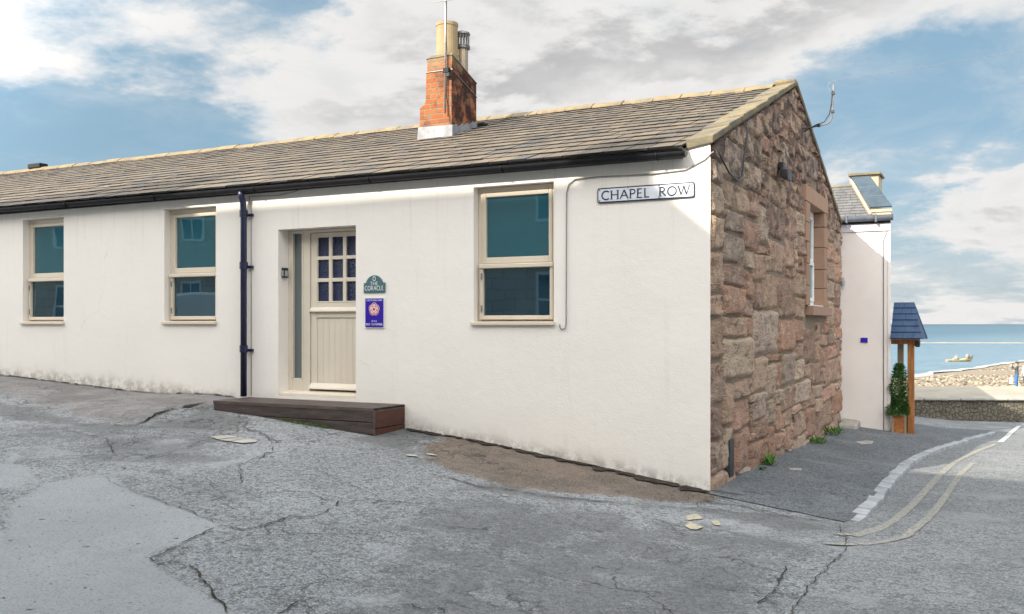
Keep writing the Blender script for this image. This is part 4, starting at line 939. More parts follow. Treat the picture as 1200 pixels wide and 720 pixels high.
cb = MB().tube([(-5.95, -.03, 3.285), (-5.5, -.025, 3.27), (-5.2, -.03, 3.30), (-5.05, -.04, 3.34)], .005, 5).tube([(-5.95, -.03, 3.285), (-5.93, -.015, 3.1), (-5.93, -.015, .76)], .005, 5)
tag(cb.build('pipe_cable', M_CABLE, smooth=True), 'thin cable running down the wall beside the navy downpipe', 'cable')

FLD = thing('gable_floodlight', 'small black floodlight fixed high on the stone gable', 'floodlight', (.05, 3.19, 3.65))
MB().box(.03, .10, 3.12, 3.26, 3.66, 3.74).build('bracket', M_BLACK, FLD, bevel=.01)
MB().hexa([(.07, 3.05, 3.53), (.17, 3.05, 3.50), (.17, 3.33, 3.50), (.07, 3.33, 3.53)], [(.07, 3.05, 3.66), (.17, 3.05, 3.63), (.17, 3.33, 3.63), (.07, 3.33, 3.66)]).build('lamp_body', M_BLACK, FLD, bevel=.015)

M_POLE = m_simple('grey_galvanised_pole', (.20, .20, .20), (.13, .13, .13), 9, .5)
PM = thing('wire_pole', 'bent grey bracket pole with cables sticking out from the gable near its apex', 'pole', (.05, 5.0, 4.53))
MB().tube([(.02, 4.95, 4.50), (.20, 4.92, 4.515), (.36, 4.9, 4.53), (.41, 4.9, 4.56), (.437, 4.9, 4.63), (.443, 4.9, 4.80), (.455, 4.9, 5.09)], .0115, 8).build('pole', M_POLE, PM, smooth=True)
MB().tube([(.03, 5.0, 4.47), (.22, 4.88, 4.53), (.33, 4.88, 4.56), (.40, 4.88, 4.66), (.425, 4.88, 4.78), (.445, 4.88, 5.0)], .008, 6).build('pole_cable', M_BLACK, PM, smooth=True)
for p in ((.25, 4.91, 4.52), (.443, 4.9, 4.70), (.45, 4.9, 4.96)): MB().box(p[0]-.022, p[0]+.022, p[1]-.025, p[1]+.025, p[2]-.018, p[2]+.018).build('clamp', M_BLACK, PM)
wp = [(.45, 4.88, 4.97), (.40, 4.88, 5.02), (.375, 4.88, 5.07), (.40, 4.88, 5.115), (.50, 4.95, 5.15), (.75, 5.2, 5.22), (2.2, 7.0, 5.75), (5, 10.5, 6.85), (12, 19, 9.6)]
tag(MB().tube(wp, .0028, 5).build('overhead_wire', M_CABLE, smooth=True), 'thin overhead wire leading away from the bent pole on the gable', 'wire')

tag(MB().hexa([(.0, .60, .05), (.040, .62, .05), (.040, .80, .05), (.0, .82, .05)], [(.0, .60, .44), (.040, .62, .44), (.040, .80, .44), (.0, .82, .44)]).build('iron_plate', M_BLACK, bevel=.006), 'narrow dark iron plate let into the foot of the stone gable', 'plate')

# entrance step
DK = thing('decking_step', 'long low dark brown decking step below the front door', 'step', (-4.9, -.3, .45))
X0, X1, Y0 = -5.98, -3.60, -.62
nb = 4; wv = .62/nb
for k in range(nb):
    b = MB(); ya, yb = Y0+k*wv, Y0+(k+1)*wv-.006
    ns = 10
    for i in range(ns): b.box(X0, X1, ya+(yb-ya)*i/ns+.002, ya+(yb-ya)*(i+1)/ns-.002, .703, .7275)
    b.box(X0, X1, ya, yb, .69, .7215); b.build('top_board', M_DECK, DK)
for (za, zb) in ((.575, .700), (.440, .565), (.26, .43)):
    b = MB(); ns = 8
    for i in range(ns): b.box(X0+.005, X1-.012, Y0+.004, Y0+.02, za+(zb-za)*i/ns+.003, za+(zb-za)*(i+1)/ns-.002)
    b.box(X0+.005, X1-.012, Y0+.010, Y0+.024, za, zb); b.build('front_board', M_DECK, DK)
for (za, zb) in ((.505, .690), (.26, .495)): MB().box(X1-.010, X1-.001, Y0+.006, -.002, za, zb).build('end_board', M_DECKEND, DK, bevel=.002)
MB().box(X1-.012, X1+.002, Y0, Y0+.028, .26, .70).build('corner_trim', M_DECK, DK, bevel=.003)

# plants
def leaf_into(mb, p, d, L, w, up=Vector((0, 0, 1))):
    d = d.normalized(); s = d.cross(up)
    s = s.normalized() if s.length > .01 else Vector((1, 0, 0)); n = s.cross(d); c = tuple([.5]*3)
    a = p; b = p+d*L*.5+s*w*.5+n*.006; e = p+d*L; f_ = p+d*L*.5-s*w*.5+n*.006; m_ = p+d*L*.55-n*w*.15
    mb.add([a, b, e, f_, m_], [(0, 1, 4), (1, 2, 4), (2, 3, 4), (3, 0, 4)], c)
def weed(x, y, z, r, h, n, label):
    mb = MB()
    for i in range(n):
        a = rnd(0, 2*pi); el_ = rnd(.3, 1.4); d = Vector((cos(a)*cos(el_), sin(a)*cos(el_), sin(el_)))
        leaf_into(mb, Vector((x+rnd(-r, r)*.5, y+rnd(-r, r), z+rnd(0, h*.35))), d, rnd(.3, .85)*h, rnd(.015, .045))
    tag(mb.build('weed', M_WEED, recalc=False), label, 'weed', 'weeds at the foot of the stone gable')
weed(.11, 2.25, zg(.1, 2.25)+.05, .10, .17, 46, 'small green weed at the gable foot nearest the cream wall')
weed(.13, 1.75, zg(.1, 1.75)+.05, .04, .07, 16, 'tiny green weed tuft, smallest along the foot of the gable')
weed(.13, 5.60, zg(.1, 5.6)+.05, .20, .15, 60, 'low spreading green weed at the gable foot under the window')
weed(.15, 7.0, zg(.1, 7.0)+.05, .22, .19, 80, 'bushiest green weed at the gable foot near the concrete step')
mb = MB()
for i in range(150):
    x = rnd(-4.95, -4.2); d = Vector((rnd(-1, 1), rnd(-1, .2), rnd(.2, 1)))
    leaf_into(mb, Vector((x, -.635+rnd(-.03, .01), zg(x, -.62)+.005)), d, rnd(.015, .045), .016)
tag(mb.build('moss_fringe', M_WEED, recalc=False), 'thin line of green moss along the foot of the decking step', 'moss')

# ------------------------------------------------------------------ white house behind
WH = thing('white_house', 'white harled house with grey slate roof standing behind the stone gable', 'house', (-2, 10, -.3))
YW = 8.93; XR = .846
w = MB(); w.prism([(-7, YW, -.8), (XR, YW, -.8), (XR-.98, YW+9.6, -.8), (-7, YW+9.6, -.8)], (0, 0, 4.22)); w.build('wall', M_WHITEWALL, WH, bevel=.01)  # side and depth stretched back out of sight to lengthen the house's shadow
MB().box(XR-.045, XR+.006, YW-.012, YW-.002, -.6, 3.33).build('corner_strip', M_WHITEWALL, WH, bevel=.004)
MB().box(-7, XR+.005, YW-.03, YW+.02, 3.34, 3.475).build('fascia', M_LILAC, WH)
MB().box(-7, XR+.005, YW-.05, YW+.02, 3.475, 3.53).build('soffit_board', M_BLACK, WH)
gt = MB().tube([(-7, YW-.10, 3.565), (XR+.055, YW-.10, 3.565)], .055, 14); gt.build('gutter', M_GREYGUT, WH, smooth=True)
for x in (.12, .62): MB().box(x-.02, x+.02, YW-.17, YW-.03, 3.49, 3.63).build('gutter_bracket', M_GREYGUT, WH, bevel=.01)
# main slope, bounded by a cream verge that climbs to the left
SP = .72
def wz(y): return 3.60+SP*(y-8.85)
rm = MB()
def wpt(x, y, h=0): return (x, y-h*.58, wz(y)+h*.81)
yb = 8.85; nrow = 11
for i in range(nrow):
    ya_, yb_ = 8.85+(9.78-8.85)*i/nrow, 8.85+(9.78-8.85)*(i+1)/nrow
    xr0 = .50-.40*(ya_-8.85)/.93; xr1 = .50-.40*(yb_-8.85)/.93
    x = -4+rnd(0, .1)
    while x < xr0:
        x1 = min(x+rnd(.16, .26), xr0); k = rnd(.75, 1.15); sft = -.4*.93/nrow/.93 if x1 == xr0 else 0
        rm.hexa([wpt(x+.003, ya_, .012), wpt(x1-.003, ya_, .012), wpt(x1-.003+sft, yb_, 0), wpt(x+.003, yb_, 0)], [wpt(x+.003, ya_, .022), wpt(x1-.003, ya_, .022), wpt(x1-.003+sft, yb_, .012), wpt(x+.003, yb_, .012)], (k, k, k)); x = x1
rm.prism([(-7, 8.85, 3.55), (-7, 9.8, wz(9.8)-.05), (-7, 11, wz(9.8)-.8), (-7, 11, 3.3), (-7, 8.95, 3.43)], (7.1, 0, 0))
rf2 = rm.build('roof', M_PALESLATE, WH)
MB().tube([wpt(-7, 9.80, .02), wpt(.10, 9.80, .02)], .028, 8).build('ridge', M_COPING, rf2)
def slab(name, pts, th, m, par):
    b = MB(); b.hexa([wpt(x, y, h-th) for x, y, h in pts], [wpt(x, y, h) for x, y, h in pts]); return b.build(name, m, par, bevel=.004)
slab('verge', [(.50, 8.84, .07), (.545, 8.84, .07), (.065, 9.93, .09), (.02, 9.93, .09)], .10, M_CREAM, rf2)
# raised panel of dark slates with its own fascia, cream end block above
PN = [(.50, 8.99, .10), (.875, 8.99, .10), (.40, 9.97, .10), (.06, 9.97, .10)]
dp_ = slab('dark_roof_panel', PN, .03, M_DARKSLATE, WH)
for t_ in (.33, .62):
    a = Vector(PN[0]).lerp(Vector(PN[3]), t_); b_ = Vector(PN[1]).lerp(Vector(PN[2]), t_)
    slab('panel_joint', [(a.x, a.y, .104), (b_.x, b_.y, .104), (b_.x, b_.y+.012, .104), (a.x, a.y+.012, .104)], .006, M_GREYGUT, dp_)
MB().box(.50, .875, 8.93, 8.965, 3.685, 3.73).build('panel_fascia', M_CREAM, dp_)
MB().box(.52, .86, 8.95, 8.985, 3.625, 3.68).build('panel_soffit', M_PINEG, dp_)
MB().box(.60, .86, 8.90, 8.945, 3.60, 3.655).build('eaves_board', M_CREAM, dp_)
bl = MB(); bl.box(.06, .53, 10.1, 10.75, 3.9, 4.535); bl.build('chimney', M_CREAM, WH, bevel=.006)
MB().box(-.02, .57, 10.04, 10.80, 4.535, 4.575).build('chimney_cap', M_COPING, WH)
tag(MB().tube([(.80, YW-.012, 3.33), (.77, YW-.014, 3.26), (.735, YW-.014, 3.18), (.735, YW-.014, 2.5), (.737, YW-.010, .2), (.737, YW-.010, -.3)], .0055, 6).build('house_cable', M_BLACK, smooth=True), 'dark cable running down the corner of the white house', 'cable')
tag(MB().box(.345, .465, YW-.016, YW-.002, 1.322, 1.412).build('wall_plaque', M_PURP, bevel=.004), 'small violet plaque on the shaded wall of the white house', 'plaque')
tag(MB().lathe([(.0, 2.52), (.035, 2.51), (.045, 2.44), (.03, 2.36), (.0, 2.35)], (.045, 8.86), 12).build('wall_lamp', M_GREYPL), 'tiny grey lamp at the meeting of gable and white wall', 'lamp')
tag(MB().hexa([(.04, 8.30, -.5), (.36, 8.36, -.5), (.36, 8.925, -.5), (.04, 8.925, -.5)], [(.04, 8.30, -.10), (.34, 8.36, -.12), (.34, 8.925, -.09), (.04, 8.925, -.06)]).build('concrete_step', M_CONC, bevel=.03), 'rough concrete block in the corner between gable and white house', 'step')

# ------------------------------------------------------------------ timber porch, planter, shrub
PO = thing('timber_porch', 'small timber porch with blue slate roof on the side of the white house', 'porch', (1.0, 9.4, -.4))
def post(x0, x1, y0, y1, z0, z1, m): MB().box(x0, x1, y0, y1, z0, z1).build('post', m, PO, bevel=.006)
post(1.125, 1.235, 9.0, 9.11, -.42, 1.33, M_PINE); post(.885, .99, 9.88, 9.98, -.42, 1.33, M_PINEG)
MB().box(XR+.006, 1.26, 8.99, 9.06, 1.30, 1.385).build('front_beam', M_PINE, PO, bevel=.005); MB().box(1.20, 1.27, 9.062, 10.1, 1.27, 1.36).build('side_beam', M_PINE, PO, bevel=.005)
MB().box(1.255, 1.33, 8.97, 9.04, 1.25, 1.36).build('beam_end', M_BLACK, PO, bevel=.01)
rr = MB(); n = 6
for i in range(n):
    s0, s1 = i/n, (i+1)/n
    y_a, y_b = 8.80+.72*s0, 8.80+.72*s1; z_a, z_b = 1.40+.66*s0, 1.40+.66*s1; xa_, xb_ = 1.385-.18*s0, 1.385-.18*s1
    x = XR+.01
    while x < xa_-.01:
        x1 = min(x+rnd(.15, .24), xa_); x1 = xa_ if xa_-x1 < .06 else x1; e = (xb_-xa_) if x1 == xa_ else 0
        k = rnd(.85, 1.1)
        rr.hexa([(x+.002, y_a-.006, z_a), (x1-.002, y_a-.006, z_a), (x1-.002+e, y_b, z_b-.012), (x+.002, y_b, z_b-.012)], [(x+.002, y_a-.012, z_a+.014), (x1-.002, y_a-.012, z_a+.014), (x1-.002+e, y_b-.006, z_b), (x+.002, y_b-.006, z_b)], (k, k, k)); x = x1
rr.hexa([(XR+.01, 9.52, 2.03), (1.205, 9.52, 2.03), (1.385, 10.2, 1.38), (XR+.01, 10.2, 1.38)], [(XR+.01, 9.52, 2.055), (1.205, 9.52, 2.055), (1.385, 10.2, 1.41), (XR+.01, 10.2, 1.41)])
rr.add([(1.375, 8.81, 1.39), (1.20, 9.52, 2.03), (1.375, 10.19, 1.39)], [(0, 1, 2)])
rr.build('porch_roof', M_BLUESLATE, PO)
MB().box(XR+.01, 1.34, 8.86, 8.90, 1.375, 1.40).build('eaves_board', M_PINEG, PO)
PL = thing('wooden_planter', 'square orange wooden planter box under the porch', 'planter', (1.0, 9.0, -.4))
a0, a1, b0, b1, c0, c1 = .875, 1.12, 8.82, 9.16, -.38, .05
MB().box(a0+.015, a1-.015, b0+.012, b1-.012, c0+.04, c1-.03).build('side_panel', M_PLANT, PL)
lg = MB()
for x in (a0, a1-.038):
    for y in (b0, b1-.038): MB().box(x, x+.038, y, y+.038, c0, c1-.028).build('corner_post', M_PINEG, PL, bevel=.004)
MB().box(a0-.008, a1+.008, b0-.008, b1+.008, c1-.028, c1).build('top_rim', M_PINEG, PL, bevel=.004)
MB().box(a0+.042, a1-.042, b0+.004, b0+.02, c0+.0, c0+.05).build('bottom_rail', M_PINEG, PL, bevel=.003)
SH = thing('potted_shrub', 'dense glossy green shrub growing in the wooden planter', 'shrub', (1.0, 8.99, .05))
lf = MB()
for i in range(3000):
    t = random.random()**1.25; t = t*t*.35+t*.65; z = .03+.92*t; r = .170*(1-t)**.28*(1+.16*sin(11*t+1)); a = rnd(0, 2*pi); rr_ = r*sqrt(random.random())*(1.05+.35*mn.noise(Vector((cos(a)*1.5, sin(a)*1.5, z*5))))
    d = Vector((cos(a), sin(a), rnd(-.3, .9)))
    leaf_into(lf, Vector((.985+rr_*cos(a)*.95, 8.98+rr_*sin(a), z)), d, rnd(.035, .065), rnd(.022, .036))
lf.build('foliage', M_LEAF, SH, recalc=False)
MB().tube([(.99, 8.99, .0), (.985, 8.98, .45), (.99, 8.985, .88)], [.014, .010, .004], 7).build('stem', M_PINEG, SH)
soil = MB().box(a0+.02, a1-.02, b0+.02, b1-.02, c1-.002, c1+.018); tag(soil.build('planter_gravel', M_CONC, bevel=.008), 'pale gravel topping inside the wooden planter', 'gravel')

# ------------------------------------------------------------------ shore: helper in (right, forward) metres from the view point
def rf_(X, Y, z): q = CAM+RT*X+FW*Y; return (q.x, q.y, CAM.z+z)
def m_wallfar():
    m, N, put = mat('rough_sea_wall', rough=.95, spec=.1); p = pos(N)
    v = N.vor(p, 8.5, 'DISTANCE_TO_EDGE'); c = N.mix(N.noise(p, 9, 6, .7), (.09, .082, .065), (.21, .187, .15))
    c = N.mix(N.m('MULTIPLY', N.ss(v, .06, .0), .5), c, (.10, .085, .06)); put('Base Color', c)
    put('Normal', N.bump(N.m('ADD', N.noise(p, 14, 6, .7), N.m('MULTIPLY', N.ss(v, 0, .1), .8)), .9, .06)); return m
M_SEAWALL = m_wallfar()
M_PROM = m_simple('pale_promenade_concrete', (.25, .225, .185), (.33, .295, .24), 1.5, .9, .3, .01, 20, .2)
SW = thing('sea_wall', 'low rough stone retaining wall across the end of the road', 'wall', rf_(20, 24.8, -2.4))
sw = MB(); nX = 120; nZ = 8; vs = []
for j in range(nZ+1):
    for i in range(nX+1):
        X = 2+48*i/nX; z = -2.75+.82*j/nZ; d = fbm((X*2.2, z*4, 1))*.07
        vs.append(rf_(X, 24.55+d-.02*(X-12)*.3, z))
sw.add(vs, [(j*(nX+1)+i, j*(nX+1)+i+1, (j+1)*(nX+1)+i+1, (j+1)*(nX+1)+i) for j in range(nZ) for i in range(nX)])
sw.build('wall_face', M_SEAWALL, SW, smooth=True)
cp = MB(); X = 2
while X < 50:
    X1 = X+rnd(.9, 1.3); j = rnd(-.008, .008); yy = -.006*(X-12)
    cp.hexa([rf_(X+.006, 24.44+yy, -1.985), rf_(X1-.006, 24.44+yy, -1.985), rf_(X1-.006, 25.1+yy, -1.985), rf_(X+.006, 25.1+yy, -1.985)], [rf_(X+.006, 24.44+yy, -1.925+j), rf_(X1-.006, 24.44+yy, -1.925+j), rf_(X1-.006, 25.1+yy, -1.925+j), rf_(X+.006, 25.1+yy, -1.925+j)]); X = X1
cp.build('wall_coping', M_CONC, SW, bevel=.015)
pr = MB(); pr.add([rf_(2, 25.05, -1.935), rf_(50, 24.8, -1.935), rf_(50, 29.6, -1.935), rf_(2, 29.1, -1.935), rf_(2, 29.1, -3), rf_(50, 29.6, -3)], [(0, 1, 2, 3), (3, 2, 5, 4)])
struct(pr.build('promenade', M_PROM, recalc=False))

def bz(X, Y):                              # beach height below the eye
    ysh = 132+1.2*(X-57); ysh = max(60, ysh); t = (Y-29)/(ysh-29)
    return -2.05-5.25*max(0, t)**1.0+.12*fbm((X*.12, Y*.12, 2))*min(1, max(0, t)*4)
def m_beach():
    m, N, put = mat('pebble_beach', rough=.95, spec=.15); p = pos(N)
    c = N.mix(N.noise(p, .5, 6, .7), (.18, .15, .115), (.29, .25, .195)); c = N.mix(N.ss(N.noise(p, 3.2, 6, .75), .45, .65), c, (.20, .155, .11))
    c = N.mix(N.m('MULTIPLY', N.ss(N.vor(p, 3.5), .12, .02), .7), c, (.10, .085, .07)); put('Base Color', c)
    put('Normal', N.bump(N.noise(p, 4, 6, .7), 1, .2)); return m
mb = MB(); Ys = frange(26, 60, 1)+frange(60, 330, 4)[1:]; Xs = frange(-20, 60, 2)+frange(60, 260, 6)[1:]
mb.add([rf_(X, Y, bz(X, Y)-(1.0 if Y < 29 else 0)) for Y in Ys for X in Xs], [(j*len(Xs)+i, j*len(Xs)+i+1, (j+1)*len(Xs)+i+1, (j+1)*len(Xs)+i) for j in range(len(Ys)-1) for i in range(len(Xs)-1)])
struct(mb.build('beach', m_beach(), smooth=True))
# path across the top of the beach
pp = MB(); PT = [(12, 32), (20, 36), (28, 45), (36.5, 62), (46, 80), (60, 100)]
vs = []
for i, (X, Y) in enumerate(PT):
    for s in (0, .35, 1): vs.append(rf_(X+s*9, Y-s*3.0, bz(X+s*9, Y-s*3.0)+.10))
pp.add(vs, [(i*3+k, i*3+k+1, (i+1)*3+k+1, (i+1)*3+k) for i in range(len(PT)-1) for k in range(2)])
struct(pp.build('path', m_simple('worn_beach_path', (.16, .135, .11), (.21, .18, .145), .8, .9), recalc=False))
# pebbles and boulders, far too many to count
pb = MB()
for i in range(4200):
    far = i > 2600; Y = 95+rnd(0, 75) if far else 33+rnd(0, 1)**1.6*62; u = rnd(440, 640); X = u/1102*Y
    # keep clear of the path
    px = tab([(b, a) for a, b in PT], Y)
    if px-.5 < X < px+9: continue
    if far and Y > 126+1.2*(X-57): continue
    r = rnd(.08, .19) if far else rnd(.05, .17)*(1.5 if random.random() < .12 else 1); c = Vector(rf_(X, Y, bz(X, Y)+r*.25)); k = rnd(.2, 1.35)
    vs = []
    for a in range(6): vs.append(c+Vector((cos(a*pi/3)*r*rnd(.8, 1.4), sin(a*pi/3)*r*rnd(.8, 1.3), -r*.3)))
    for a in range(6): vs.append(c+Vector((cos(a*pi/3)*r*rnd(.5, .9), sin(a*pi/3)*r*rnd(.5, .9), r*rnd(.4, .7))))
    pb.add(vs, [(a, (a+1) % 6, (a+1) % 6+6, a+6) for a in range(6)]+[tuple(range(6, 12))], (.235*k, .20*k, .155*k))
m, N, put = mat('beach_stones', rough=.9, spec=.15); put('Base Color', attr(N))
struct(pb.build('pebbles', m), 'stuff')

# sea
def m_sea():
    m, N, put = mat('sea_water', (.02, .10, .16), .30, spec=.16); p = pos(N)
    q = N.v('SUBTRACT', p, tuple(CAM)); Y = N.v('DOT_PRODUCT', q, tuple(FW)); X = N.v('DOT_PRODUCT', q, tuple(RT))
    sh = N.m('SUBTRACT', Y, N.m('ADD', 63.0, N.m('MULTIPLY', X, 1.2)))         # metres off the shore line
    n = N.noise(N.mapv(p, (.02, .05, 1)), 1.0, 6, .65)
    c = N.mix(N.ss(N.m('ADD', sh, N.m('MULTIPLY', n, 60)), 20, 330), (.12, .18, .225), (.045, .10, .14))
    c = N.mix(N.ss(sh, 300, 2500), c, (.024, .066, .098))
    n2 = N.noise(N.mapv(p, (.25, .10, 1)), 1.0, 6, .7); c = N.mix(N.m('MULTIPLY', N.ss(n2, .45, .7), .4), c, (.024, .066, .095))
    put('Base Color', c)
    w = N.m('ADD', N.noise(N.mapv(p, (.7, 1.3, 1)), 1.0, 5, .65), N.m('MULTIPLY', N.noise(N.mapv(p, (.09, .2, 1)), 1.0, 4, .6), 2.0))
    put('Normal', N.bump(w, .55, .6)); return m
sea = MB(); sea.add([rf_(X, Y, -7.3) for X, Y in ((-30000, 20), (40000, 20), (40000, 40000), (-30000, 40000))], [(0, 1, 2, 3)])
struct(sea.build('sea', m_sea(), recalc=False))
fo = MB(); vs = []; Xs = frange(30, 140, 2)
for X in Xs:
    Y = 132+1.2*(X-57)+2.2*fbm((X*.1, 0, 4)); w = 2.2+1.8*fbm((X*.2, 1, 3)); vs += [rf_(X, Y-w*.8, -7.12), rf_(X, Y+w, -7.24)]
fo.add(vs, [(2*i, 2*i+1, 2*i+3, 2*i+2) for i in range(len(Xs)-1)])
struct(fo.build('surf_line', m_simple('sea_foam', (.36, .345, .31), (.20, .22, .23), .5, .9), recalc=False))
rb = MB(); Xs = frange(120, 330, 2.5); vs = []
for X in Xs:
    Y = 366-.12*(X-150)+4*fbm((X*.03, 2, 2)); h = .22+.2*fbm((X*.3, 3, 1)); w = 3
    vs += [rf_(X, Y-w, -7.4), rf_(X, Y-w*.5, -7.3+h), rf_(X, Y+w*.5, -7.3+h*.9), rf_(X, Y+w, -7.4)]
rb.add(vs, [(4*i+k, 4*i+k+1, 4*i+k+5, 4*i+k+4) for i in range(len(Xs)-1) for k in range(3)])
struct(rb.build('sandbar', m_simple('wet_sand', (.24, .19, .13), (.32, .26, .18), .4, .9)))

# boat
M_BOAT = m_simple('pale_yellow_boat_paint', (.40, .34, .17), (.34, .28, .14), 2, .5)
M_BPINK = m_simple('pale_bundle_canvas', (.36, .28, .23), (.25, .17, .13), 3, .8); M_BDK = m_simple('dark_boat_trim', (.05, .045, .045), (.10, .08, .07), 3, .6)
bx = 525.5/1102*184
BT = thing('small_boat', 'small pale yellow open boat with upturned bow afloat off the pebble beach', 'boat', rf_(bx, 184, -7.3))
def bpt(s, y, z): return rf_(bx+s, 184+y, -7.3+z)
h = MB(); rings = []; ST = [(-2.5, .62, .30, .10), (-1.7, .82, .34, -.08), (-.5, .95, .38, -.12), (.6, .90, .46, -.10), (1.5, .62, .66, .02), (2.1, .30, .90, .22), (2.5, .04, 1.10, .60)]
vs = []
for s, b_, g_, k_ in ST:
    vs += [bpt(s, -b_, g_), bpt(s, -b_*.8, (g_+k_)/2-.05), bpt(s, 0, k_-.05), bpt(s, b_*.8, (g_+k_)/2-.05), bpt(s, b_, g_), bpt(s, b_*.82, g_-.02), bpt(s, 0, k_+.10), bpt(s, -b_*.82, g_-.02)]
n8 = 8
h.add(vs, [(i*n8+k, i*n8+(k+1) % n8, (i+1)*n8+(k+1) % n8, (i+1)*n8+k) for i in range(len(ST)-1) for k in range(n8)]+[tuple(range(8)), tuple(range((len(ST)-1)*8, len(ST)*8))])
h.build('hull', M_BOAT, BT, smooth=False)
for s, b_ in ((-1.2, .75), (.3, .75)): MB().hexa([bpt(s-.12, -b_, .26), bpt(s+.12, -b_, .26), bpt(s+.12, b_, .26), bpt(s-.12, b_, .26)], [bpt(s-.12, -b_, .31), bpt(s+.12, -b_, .31), bpt(s+.12, b_, .31), bpt(s-.12, b_, .31)]).build('thwart', M_BPINK, BT)
rub = MB(); rub.tube([bpt(1.15, -.80, .60), bpt(1.5, -.66, .72), bpt(2.1, -.33, .96), bpt(2.45, -.06, 1.14)], .08, 6); rub.build('bow_rail', M_BDK, BT)
def lump(c, r, hgt, m):
    b = MB(); vs = []; R5 = 5
    for j in range(R5+1):
        a = pi*j/R5
        for k in range(8):
            t_ = 2*pi*k/8; q = 1+.25*fbm((cos(t_)*2+c[0], sin(t_)*2, j*.7)); vs.append(bpt(c[0]+r*q*sin(a)*cos(t_), c[1]+r*q*sin(a)*sin(t_), c[2]+hgt*.5-hgt*.5*cos(a)))
    b.add(vs, [(j*8+k, j*8+(k+1) % 8, (j+1)*8+(k+1) % 8, (j+1)*8+k) for j in range(R5) for k in range(8)]); return b.build('bundle', m, BT, smooth=True)
lump((-.85, 0, .15), .34, 1.0, M_BPINK); lump((-1.25, .1, .1), .30, .6, M_BPINK); lump((-.5, -.1, .1), .26, .5, M_BDK); lump((1.35, .1, .45), .27, 1.0, M_BPINK); lump((1.62, 0, .6), .24, .6, M_BDK)
MB().hexa([bpt(-3.0, -.18, -.2), bpt(-2.55, -.18, -.2), bpt(-2.55, .18, -.2), bpt(-3.0, .18, -.2)], [bpt(-2.9, -.16, .42), bpt(-2.5, -.16, .42), bpt(-2.5, .16, .42), bpt(-2.9, .16, .42)]).build('outboard_motor', M_BPINK, BT, bevel=.05)

# people on the beach path
M_JEANS = m_simple('blue_denim', (.025, .10, .28), (.04, .14, .34), 8, .85); M_GREYTOP = m_simple('grey_jersey', (.06, .06, .075), (.09, .09, .105), 8, .85)
M_SKIN = m_simple('skin', (.50, .30, .22), (.46, .27, .19), 6, .6); M_HAIR = m_simple('dark_hair', (.03, .022, .018), (.05, .035, .025), 20, .7)
M_WTOP = m_simple('white_jacket_cloth', (.68, .70, .66), (.60, .63, .58), 8, .85); M_DKTR = m_simple('dark_trouser_cloth', (.03, .045, .045), (.05, .07, .065), 8, .85); M_SHOE = m_simple('dark_shoe', (.03, .03, .03), (.05, .05, .05), 8, .6)
def person(X, Y, zf, face, joints, edges, radii, mats, zones, label, hairc):
    """one continuous skinned body; joints are (side, front, up) metres in the figure's own frame"""
    base = Vector(rf_(X, Y, zf)); fdir = (RT*cos(face)+FW*sin(face)); sdir = Vector((fdir.y, -fdir.x, 0))
    me = bpy.data.meshes.new('person_body'); names = list(joints)
    me.from_pydata([base+sdir*joints[n][0]+fdir*joints[n][1]+Vector((0, 0, joints[n][2])) for n in names], [(names.index(a), names.index(b)) for a, b in edges], [])
    o = bpy.data.objects.new('person_body', me); COL.objects.link(o)
    md = o.modifiers.new('skin', 'SKIN'); sb = o.modifiers.new('sub', 'SUBSURF'); sb.levels = 2; sb.render_levels = 2
    for i, n in enumerate(names):
        r = radii[n]; sv = me.skin_vertices[0].data[i]; sv.radius = (r, r) if not isinstance(r, tuple) else r; sv.use_root = (n == 'pelvis')
    dg = bpy.context.evaluated_depsgraph_get(); nm = bpy.data.meshes.new_from_object(o.evaluated_get(dg)); bpy.data.objects.remove(o)
    for m_ in mats: nm.materials.append(m_)
    for p in nm.polygons:
        p.use_smooth = True; c = p.center-base; p.material_index = zones(c.dot(sdir), c.dot(fdir), c.z)
    r = thing('person', label, 'person', base)
    b = bpy.data.objects.new('body', nm); COL.objects.link(b); b.parent = r; b.matrix_parent_inverse = r.matrix_basis.inverted()
    hm = MB(); hc = Vector(hairc); vs = []
    for j in range(7):
        a = pi*.5*j/6
        for k in range(12):
            t_ = 2*pi*k/12; q = Vector((.098*cos(a)*cos(t_), -.02+.112*cos(a)*sin(t_), .115*sin(a)-(.03 if sin(t_) < 0 and j == 0 else 0)))
            vs.append(base+sdir*(hc.x+q.x)+fdir*(hc.y+q.y)+Vector((0, 0, hc.z+q.z)))
    hm.add(vs, [(j*12+k, j*12+(k+1) % 12, (j+1)*12+(k+1) % 12, (j+1)*12+k) for j in range(6) for k in range(12)]); hm.build('hair', M_HAIR, r, smooth=True)
    return r, base, sdir, fdir
J = dict(pelvis=(0, 0, .95), belly=(0, .01, 1.12), chest=(0, 0, 1.32), neck=(0, .01, 1.49), jaw=(0, .03, 1.57), head=(0, .02, 1.68), crown=(0, .01, 1.76),
         lsh=(-.19, 0, 1.42), lel=(-.24, .20, 1.30), lwr=(-.09, .30, 1.56), lha=(-.05, .27, 1.63), rsh=(.19, 0, 1.42), rel=(.24, .20, 1.30), rwr=(.09, .30, 1.56), rha=(.05, .27, 1.63),
         lhip=(-.09, 0, .90), lkn=(-.10, .02, .49), lan=(-.10, -.01, .08), lto=(-.11, .15, .04), rhip=(.09, 0, .90), rkn=(.10, .02, .49), ran=(.10, -.01, .08), rto=(.11, .15, .04))
